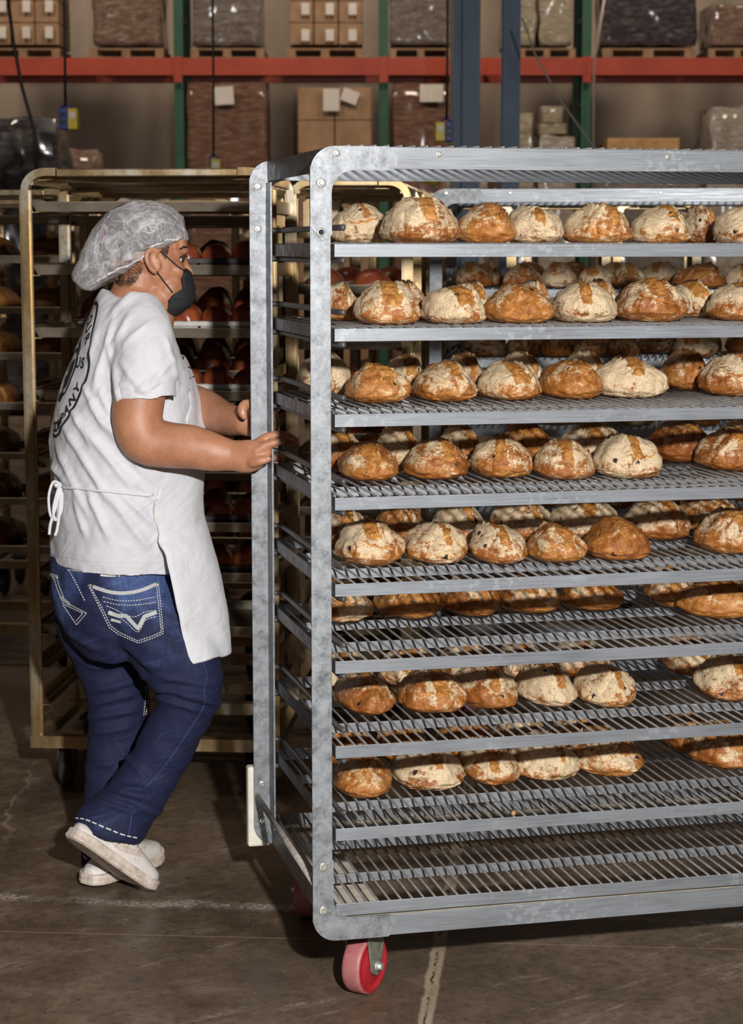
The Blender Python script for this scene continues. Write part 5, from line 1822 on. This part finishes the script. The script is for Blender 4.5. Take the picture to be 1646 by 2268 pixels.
# tie string round the waist, bow and hanging ends
mb = MB()
tie = [drop_px(x, y, tee_bvh) for x, y in curve_px([(140, 1078), (180, 1082), (230, 1088), (290, 1093), (338, 1096)], 6)]
tp = [s[0] + s[1] * .003 for s in tie if s]
mb.tube(tp, .0032, 8)
mb.build('tie_string', M['apron'], ap)
s0 = drop_px(134, 1072, tee_bvh); 
kn = s0[0] + s0[1] * .008
mb = MB()
def hang(pts, r=.0034):
    q = [at(x, y, kn.y + dy) for x, y, dy in catmull([(a, b, c) for a, b, c in pts], 6)]
    mb.tube(q, r, 8)
mb.bm((lambda b: (bmesh.ops.create_icosphere(b, subdivisions=2, radius=.009), b)[1])(bmesh.new()), True, Matrix.Translation(kn))
mb.build('tie_knot', M['apron'], ap)
for pts in ([(134, 1072, -.004), (118, 1068, -.016), (108, 1100, -.022), (112, 1142, -.02), (126, 1150, -.016), (130, 1110, -.012), (136, 1076, -.004)],
            [(134, 1072, -.004), (126, 1092, -.018), (118, 1130, -.026), (124, 1152, -.026), (136, 1130, -.02), (138, 1090, -.008)]):
    mb = MB(); hang(pts); mb.build('bow_loop', M['apron'], ap)
for pts in ([(134, 1074, -.006), (124, 1120, -.022), (112, 1160, -.026), (109, 1184, -.026)], [(136, 1074, -.006), (132, 1130, -.024), (127, 1170, -.028), (122, 1186, -.028)]):
    mb = MB(); hang(pts, .0038); mb.build('tie_end', M['apron'], ap)

# ---- print on the back of the shirt (laid square on the back)
bph = math.radians(18)
bF = Vector((math.cos(bph), math.sin(bph), 0)); bR = Vector((math.sin(bph), -math.cos(bph), 0))
bc = at(285, 815, 4.86)
BUP = Vector((.17, 0, 1)).normalized()          # the back leans forward
def on_back(s, t, lift=.0016):
    o = bc + bR * s + BUP * t - bF * .6
    h = tee_bvh.ray_cast(o, bF, 1.5)
    return None if h[0] is None else (h[0] + h[1] * lift, h[1])
def strip_back(mb, pts, w, lift=.0015):
    dense = []
    for i in range(len(pts) - 1):
        a, b = Vector(pts[i]), Vector(pts[i + 1]); m = max(1, int((b - a).length / .006))
        dense += [a + (b - a) * j / m for j in range(m)]
    dense.append(Vector(pts[-1]))
    vs, fs = [], []
    for i, p in enumerate(dense):
        t = (dense[min(i + 1, len(dense) - 1)] - dense[max(i - 1, 0)]).normalized()
        nrm = Vector((-t.y, t.x))
        for q, l in ((p + nrm * w / 2, lift), (p - nrm * w / 2, lift), (p - nrm * w / 2, -.002), (p + nrm * w / 2, -.002)):
            h = on_back(q.x, q.y, l)
            vs.append(h[0] if h else bc)
    for i in range(len(dense) - 1):
        for k in range(4): fs.append((i * 4 + k, i * 4 + (k + 1) % 4, i * 4 + 4 + (k + 1) % 4, i * 4 + 4 + k))
    fs += [(3, 2, 1, 0), tuple((len(dense) - 1) * 4 + k for k in range(4))]
    mb.add(vs, fs)
RBX, RBY, RBS = .110, .163, .020
def el(a, f=1.0): return (RBS + RBX * f * math.cos(math.radians(a)), RBY * f * math.sin(math.radians(a)))
mb = MB()
strip_back(mb, [el(a) for a in range(-100, 101, 4)], .0065)
mb.build('print_ring', M['ink'], tee)
mb = MB()
strip_back(mb, [el(a, .40) for a in range(-90, 91, 6)], .006)
strip_back(mb, [el(a, .46) for a in range(30, 80, 6)], .004)
strip_back(mb, [el(a, .26) for a in range(-95, 40, 6)], .012)
strip_back(mb, [(.0, -.02), (.02, -.03), (.035, -.01), (.038, .02)], .012)
strip_back(mb, [(.0, .035), (.02, .05), (.040, .045)], .008)
strip_back(mb, [(.0, -.065), (.02, -.07), (.032, -.055)], .018)
mb.build('print_emblem', M['ink'], tee)
def letters(word, place, size, name):
    """word set letter by letter; place(i) -> (s, t, rotation)"""
    for i, ch in enumerate(word):
        cu = bpy.data.curves.new('t', 'FONT'); cu.body = ch; cu.size = size; cu.align_x = 'CENTER'; cu.offset = .0012
        cu.resolution_u = 6
        to = bpy.data.objects.new('t', cu); COL.objects.link(to)
        dg = bpy.context.evaluated_depsgraph_get()
        me = bpy.data.meshes.new_from_object(to.evaluated_get(dg))
        bpy.data.objects.remove(to)
        bm = bmesh.new(); bm.from_mesh(me); bpy.data.meshes.remove(me)
        bmesh.ops.triangulate(bm, faces=bm.faces)
        for _ in range(2):
            long_e = [e for e in bm.edges if e.calc_length() > .006]
            if long_e: bmesh.ops.subdivide_edges(bm, edges=long_e, cuts=1)
            bmesh.ops.triangulate(bm, faces=bm.faces)
        s, t, r = place(i)
        for v in bm.verts:
            x, y = v.co.x * 1.0, v.co.y
            h = on_back(s + x * math.cos(r) - y * math.sin(r), t + x * math.sin(r) + y * math.cos(r), .0017)
            v.co = h[0] if h else bc
        m2 = MB().bm(bm); m2.build('print_letter', M['ink'], tee)
def bottom_arc(i):
    a = -93 + i * 12.6
    x, y = el(a, .93); 
    d = Vector((RBX * math.cos(math.radians(a)), RBY * math.sin(math.radians(a)))).normalized()
    return x, y, math.atan2(d.y, d.x) + PI / 2
letters('COMPANY', bottom_arc, .034, 'COMPANY')
letters('US', lambda i: (.078 + i * .025, .008, 0.05), .036, 'US')
def top_arc(i):
    a = 66 - i * 15
    x, y = el(a, .74)
    d = Vector((x - RBS, y)).normalized()
    return x, y, math.atan2(d.y, d.x) - PI / 2
letters('OUR', top_arc, .034, 'OUR')
# the small print on the chest, just visible past the sleeve
mb = MB()
for pts in ([(411, 786), (422, 792), (428, 806)], [(414, 795), (424, 804)], [(416, 812), (426, 820), (431, 834)], [(420, 838), (432, 833)]):
    ribbon(mb, curve_px(pts, 4), .0028, tee_bvh if drop_px(*pts[0], ap_bvh) is None else ap_bvh, .002, 3)
mb.build('chest_print', M['ink'], tee)
# sleeve and body hem seams
M['seamw'] = plain('jersey_seam', (.60, .59, .62), .85, 0, .05, 50)
mb = MB()
ribbon(mb, curve_px([(246, 862), (290, 864), (345, 872), (392, 884)], 5), .0014, tee_bvh, .0008, 4)
ribbon(mb, curve_px([(106, 1226), (180, 1240), (270, 1246), (366, 1244)], 5), .0014, tee_bvh, .0008, 4)
ribbon(mb, curve_px([(335, 690), (275, 720), (245, 770), (236, 830), (246, 868)], 6), .0016, tee_bvh, .0008, 4)
mb.build('seam', M['seamw'], tee)

# ---- face mask
MK = [(596, 414, 406), (606, 422, 405), (622, 427, 404), (640, 430, 402), (652, 430, 382), (664, 428, 375), (678, 419, 372), (690, 404, 371), (698, 388, 372)]
rows = []
for (y, xr, xl) in catmull(MK, 5):
    f = (y - 596) / 100
    hw = 62 - 8 * f
    rows.append(wrap_row(xr - 2 * hw, xr, y, y, HY + .005, 12, 1.02, xl, .001, 26, 1.0))
rows = [[p + Vector((.0042 * ((i % 8) / 8 - .5), 0, 0)) for p in r] for i, r in enumerate(rows)]
vs, fs = shell(rows, .003)
mk = MB().add(vs, fs, True).build('face_mask', M['mask'], worker)
tag(mk, 'black disposable face mask')
for pts in ([(354, 556, ER - .014), (372, 572, ER - .004), (390, 588, ER + .008), (407, 600, ER + .022)], [(347, 601, ER - .012), (358, 616, ER - .006), (370, 632, ER + .003), (382, 648, ER + .016)]):
    q = []
    for x, y, Y in catmull(pts, 5):
        s = drop_px(x, y, body_bvh)
        p = at(x, y, Y)
        if s and s[0].y - .0035 < p.y + .05: p = s[0] + s[1] * .0025
        q.append(p)
    MB().tube(q, .0018, 8).build('ear_loop', M['mask'], mk)
# ---- eye, lashes, brow, hair
ey = MB(); v_, f_ = ellipsoid(hp(401, 575, -.018), .008, .012, .0056, (0, 0, hd), 14); ey.add(v_, f_, True); ey.build('eye', M['eyew'], worker)
mb = MB(); v_, f_ = ellipsoid(hp(404, 575, -.022), .0062, .0078, .0054, (0, 0, hd), 12); mb.add(v_, f_, True); mb.build('iris', M['hair'], worker)
mb = MB(); mb.tube([hp(x, y, dy) for x, y, dy in ((398, 571, -.040), (405, 566, -.038), (412, 566, -.032), (416, 569, -.026))], .0016, 6); mb.build('eyelash', M['hair'], worker)
def surf_tube(pts, r):
    q = []
    for x, y in pts:
        s = drop_px(x, y, body_bvh)
        if s: q.append(s[0] + s[1] * r * .3)
    return q
q = surf_tube([(398, 552), (406, 547), (413, 547)], .004)
if len(q) > 2: MB().tube(q, [.002, .003, .002], 6).build('eyebrow', M['hair'], worker)
def mk_fuzz():
    k = NT('cropped_hair')
    co = k.n('ShaderNodeNewGeometry').outputs['Position']
    f = k.noise(k.vmath('MULTIPLY', k.n('ShaderNodeVectorRotate', {'Vector': co, 'Angle': .5}, rotation_type='Y_AXIS').outputs[0], (900, 900, 190)), 1.0, 2, .6)
    g = k.noise(co, 45, 3, .6)
    e = k.n('ShaderNodeAttribute', attribute_type='GEOMETRY', attribute_name='dens').outputs['Fac']
    a = k.step(k.math('ADD', k.math('ADD', f, k.math('MULTIPLY', k.math('SUBTRACT', g, .5), .5)), k.math('MULTIPLY', k.math('SUBTRACT', e, 1.0), .55)), .36, .60, 0, .92)
    k.p(Base_Color=(.022, .013, .009), Roughness=.6, Alpha=a)
    return k.m
M['fuzz'] = mk_fuzz()
def hair_patch(outline, name):
    """cropped hair following the scalp inside a picture-space outline, thinning towards its edge"""
    cx = sum(p[0] for p in outline) / len(outline); cy = sum(p[1] for p in outline) / len(outline)
    ol = []
    for i in range(len(outline)):
        a, b = outline[i], outline[(i + 1) % len(outline)]
        ol += [(a[0] + (b[0] - a[0]) * t / 5, a[1] + (b[1] - a[1]) * t / 5) for t in range(5)]
    rings, dens = [], []
    for f in (1.0, .85, .7, .5, .3, .1):
        r = []
        for x, y in ol:
            s = drop_px(cx + (x - cx) * f, cy + (y - cy) * f, body_bvh)
            s = s or drop_px(cx, cy, body_bvh)
            r.append(s[0] + s[1] * .0016)
            dens.append(min(1, (1 - f) * 3.2))
        rings.append(r)
    vs, fs = loft(rings, cap=False)
    fs.append(tuple(range(5 * len(ol), 6 * len(ol))))
    o = MB().add(vs, fs, True).build(name, M['fuzz'], worker)
    at_ = o.data.attributes.new('dens', 'FLOAT', 'POINT'); at_.data.foreach_set('value', dens)
hair_patch([(240, 585), (300, 560), (330, 572), (324, 600), (306, 632), (284, 648), (256, 642), (240, 625)], 'nape_hair')
hair_patch([(350, 530), (380, 535), (376, 556), (366, 584), (357, 570)], 'sideburn')

# ---- cap under the net
cpv = []
capm = fused('cap', [ellipsoid(hp(312, 538), .110, .086, .099, (0, .25, hd), 28)], .006, 4)
bm = bmesh.new(); bm.from_mesh(capm)
cn = hp(312, 560)
kill = [v for v in bm.verts if v.co.z < (cn.z + (v.co.x - cn.x) * .30 - .004)]
bmesh.ops.delete(bm, geom=kill, context='VERTS')
bm.to_mesh(capm); bm.free()
cap = link('cap', capm, M['cap'], worker)
tag(cap, 'charcoal cap worn backwards under the hairnet')
cap_bvh = bvh_of(capm)
rows = []
for i in range(12):                                   # peak, drooping at the back
    t = i / 11
    row = []
    for j in range(18):
        a = (j / 17 - .5) * 2
        w = .068 * math.sqrt(max(.02, 1 - (t * .93) ** 2.4)) if t > .4 else .068
        p = hp(230 - 46 * t, 566 + 44 * t - 8 * (1 - a * a), 0)
        row.append(p + Vector((.016 * a * a * (1 - t), a * w, -.014 * a * a)))
    rows.append(row)
vs, fs = shell(rows, .004)
MB().add(vs, fs, True).build('cap_peak', M['cap'], cap)
mb = MB()
for pts in ([(322, 500), (322, 514), (330, 516)], [(322, 500), (332, 502), (336, 512)], [(334, 502), (342, 506), (338, 512), (344, 512)], [(330, 516), (340, 514)]):
    ribbon(mb, pts, .0028, cap_bvh, .002, 2)
mb.build('side_flag_logo', M['thread'], cap)
M['logo_r'] = plain('red_thread', (.50, .05, .06), .8, 0, .1, 200); M['logo_b'] = plain('blue_thread', (.07, .08, .34), .8, 0, .1, 200)
mb = MB(); ribbon(mb, curve_px([(228, 498), (224, 510), (222, 524), (226, 536)], 4), .006, cap_bvh, .003, 3); mb.build('front_logo', M['logo_b'], cap)
mb = MB(); ribbon(mb, curve_px([(232, 498), (229, 510), (230, 522), (226, 534)], 4), .003, cap_bvh, .003, 3); mb.build('front_logo_edge', M['logo_r'], cap)

# ---- hairnet: gathered bouffant over the cap
OUT = [(417, 530), (416, 512), (408, 488), (392, 469), (368, 455), (335, 447), (300, 446), (268, 452), (240, 468), (216, 492), (196, 522), (178, 556), (164, 586), (161, 606), (166, 628), (182, 644), (204, 645), (232, 628), (262, 614), (292, 606), (318, 590), (340, 566), (358, 556), (380, 548), (402, 538)]
nc = (302, 545)
ol = [tuple(p) for p in catmull(OUT + OUT[:1], 4)][:-1]
ctr = hp(*nc)
rings = []
m1 = mpp(HY, 545)
NP = 34
for k in range(1, NP):
    psi = -PI / 2 + PI * k / NP
    cp = math.copysign(abs(math.cos(psi)) ** .62, 1); sp = math.sin(psi)
    ring = []
    for (x, y) in ol:
        dx, dz = (x - nc[0]) * m1, -(y - nc[1]) * m1
        back = max(0, min(1, (260 - x) / 90))
        hw = .104 - .02 * back
        ring.append(ctr + Vector((dx * cp, hw * sp, dz * cp)))
    rings.append(ring)
vs, fs = loft(rings, cap=True)
net_me = MB().add(vs, fs, True).mesh('hairnet')
co = verts_of(net_me); no = normals_of(net_me)
def ridged(p, s, o): 
    v = noise.noise(Vector(p) * s + Vector((o, 0, 0))); return (1 - min(1, abs(v) * 3.2)) ** 3
dd = np.array([.008 * ridged((p[0], p[1], p[2] * .7), 10, 1) + .004 * ridged(p, 21, 5) + .005 * noise.noise(Vector(p) * 9) - .0045 for p in co])
co = co + no * dd[:, None]
net_me.vertices.foreach_set('co', co.ravel()); net_me.update()
net = link('hairnet', net_me, M['net'], worker)
tag(net, 'white see-through disposable hairnet')
mb = MB()
rim = []
for x, y in [tuple(p) for p in catmull([(416, 531), (402, 540), (380, 549), (358, 557), (340, 567), (320, 590), (294, 606), (262, 615), (232, 629), (206, 645)], 6)]:
    s = drop_px(x, y - 2, bvh_of(net_me)) if False else None
    rim.append((x, y))
nb = bvh_of(net_me)
q = []
for x, y in rim:
    h = nb.find_nearest(at(x, y - 4, HY - .095))
    if h[0] is not None: q.append(h[0] + h[1] * .001)
mb.tube(q, [.0026 + .0010 * math.sin(i * 1.7) for i in range(len(q))], 8)
M['rim'] = plain('gathered_white_elastic', (.60, .58, .59), .8, 0, .15, 120, .3)
mb.build('elastic_rim', M['rim'], net)

# ---- finger nails
mb = MB()
for (x, y, a, rx, ry) in ((624, 981, .05, .0060, .0036), (648, 974, .5, .0060, .0034), (594, 1015, -.3, .0048, .0032), (538, 915, 1.2, .0066, .0048)):
    s = drop_px(x, y, body_bvh)
    if not s: continue
    n = s[1]; e1 = (Vector((math.cos(a), 0, -math.sin(a))) - n * n.dot(Vector((math.cos(a), 0, -math.sin(a))))).normalized(); e2 = n.cross(e1)
    mt = Matrix.Translation(s[0] - n * .0004) @ Matrix((e1, e2, n)).transposed().to_4x4() @ Matrix.Diagonal((rx, ry, .0016, 1))
    bm = bmesh.new(); bmesh.ops.create_uvsphere(bm, u_segments=14, v_segments=8, radius=1)
    MB().bm(bm, True, mt).build('finger_nail', M['nail'], worker)

# ---- shoes
def shoe(toe, yaw, pitch, roll=0.0):
    """low white leather sneaker; local x forwards, origin at the sole under the toe"""
    Ls, Wd = .282, .106
    def half(x):                      # half width along the shoe, x 0 heel .. 1 toe
        return Wd / 2 * (.74 + .26 * math.sin(min(1, x / .72) * PI / 2 + 0)) * math.sqrt(max(.02, 1 - max(0, (x - .70) / .30) ** 2.6 * .93)) * math.sqrt(max(.02, 1 - max(0, (.16 - x) / .16) ** 2 * .9))
    def ring2(z, grow, n=48, f=1.0):
        pts = []
        m = n // 2
        for i in range(n):
            if i < m: x = .5 - .5 * math.cos(PI * i / (m - 1)); s = 1
            else: x = .5 + .5 * math.cos(PI * (i - m) / (m - 1)); s = -1
            xx = (x - 1) * Ls
            y = s * (half(x) + grow) * f * (1 if 0 < x < 1 else .35)
            bend = .012 * max(0, (x - .80) / .2) ** 2
            pts.append(Vector((xx + (grow if x > .5 else -grow), y + .008 * math.sin(x * PI) , z + bend)))
        return pts
    sole_r = [ring2(0, -.010), ring2(0, -.002), ring2(.004, .003), ring2(.010, .0038), ring2(.014, .0026), ring2(.022, .003), ring2(.027, .002), ring2(.029, -.003)]
    vs, fs = loft(sole_r)
    sole = MB().add(vs, fs, False)
    # upper: height profile over stations
    rings = []
    st = [(.015, .044, .80), (.06, .048, .84), (.15, .054, .88), (.27, .066, .90), (.38, .082, .93), (.48, .090, .96), (.58, .084, .98), (.68, .076, .98), (.78, .068, .97), (.87, .060, .95), (.94, .050, .90), (.985, .034, .7)]
    for x, h, f in catmull(st, 3):
        w = half(min(1, max(0, x))) * f
        r = []
        for i in range(22):
            a = PI * i / 21
            yy = math.copysign(abs(math.cos(a)) ** .75, math.cos(a)) * w
            zz = .027 + (h - .027) * math.sin(a) ** .7
            if x < .34: yy *= 1 - .22 * (zz - .027) / (h - .027)
            bend = .012 * max(0, (x - .80) / .2) ** 2
            r.append(Vector(((x - 1) * Ls, yy + .008 * math.sin(x * PI), zz + bend)))
        r += [Vector((r[-1].x, r[-1].y * .9, .023)), Vector((r[0].x, r[0].y * .9, .023))]
        rings.append(r)
    vs, fs = loft(rings)
    up = MB().add(vs, fs, True)
    root = empty('shoe')
    root.matrix_world = Matrix.Translation(toe) @ Matrix.Rotation(yaw, 4, 'Z') @ Matrix.Rotation(pitch, 4, 'Y') @ Matrix.Rotation(roll, 4, 'X')
    sole.build('sole', M['sole'], root)
    u = up.build('upper', M['shoe'], root)
    bv = bvh_of(u.data)
    def side(pts, w, sgn, mbx):
        S = []
        for (x, z) in pts:
            h = bv.ray_cast(Vector(((x - 1) * Ls, sgn * .2, z)), Vector((0, -sgn, 0)), 1)
            if h[0] is not None: S.append((h[0], h[1] if h[1].y * sgn > 0 else -h[1]))
        vs, fs = [], []
        for i, (p, n) in enumerate(S):
            t = (S[min(i + 1, len(S) - 1)][0] - S[max(i - 1, 0)][0]).normalized(); s = t.cross(n).normalized()
            ww = w[i] if isinstance(w, list) else w
            vs += [p + n * .0016 - s * ww, p + n * .0016 + s * ww, p + s * ww - n * .002, p - s * ww - n * .002]
        for i in range(len(S) - 1):
            for k in range(4): fs.append((i * 4 + k, i * 4 + (k + 1) % 4, i * 4 + 4 + (k + 1) % 4, i * 4 + 4 + k))
        mbx.add(vs, fs)
    for sgn in (1, -1):
        m_ = MB()
        sw = catmull([(.18, .062, .002), (.28, .052, .007), (.40, .047, .0085), (.55, .055, .006), (.70, .066, .0015)], 5)
        side([(a, b) for a, b, c in sw], [c for a, b, c in sw], sgn, m_)
        m_.build('side_swoosh', M['sole'], u)
        m_ = MB(); side([(.60, .037), (.57, .055), (.60, .072)], .0018, sgn, m_); side([(.36, .037), (.33, .06), (.30, .085)], .0018, sgn, m_)
        m_.build('panel_seam', M['seamw'], u)
    for i in range(4):
        x = .50 + i * .07
        h = []
        for k in range(7):
            y = (k / 6 - .5) * .036 + .008 * math.sin(x * PI)
            r = bv.ray_cast(Vector(((x - 1) * Ls, y, .3)), Vector((0, 0, -1)), 1)
            if r[0] is not None: h.append(r[0] + r[1] * .001)
        if len(h) > 2: MB().tube(h, .003, 6).build('lace', M['shoe'], u)
    return root
def put_shoe(toe, yaw, pitch, lab, roll=0):
    s = shoe(toe, yaw, pitch, roll)
    s.parent = worker
    s['label'] = lab
    return s
toeN = on_z(327, 1982, 0)
put_shoe(toeN + Vector((0, 0, .004)), math.radians(38), math.radians(40), 'white sneaker, heel lifted off the floor', math.radians(-4))
toeF = on_z(343, 1913, 0)
put_shoe(toeF + Vector((0, .03, .001)), math.radians(59), math.radians(2), 'white sneaker, flat on the floor')
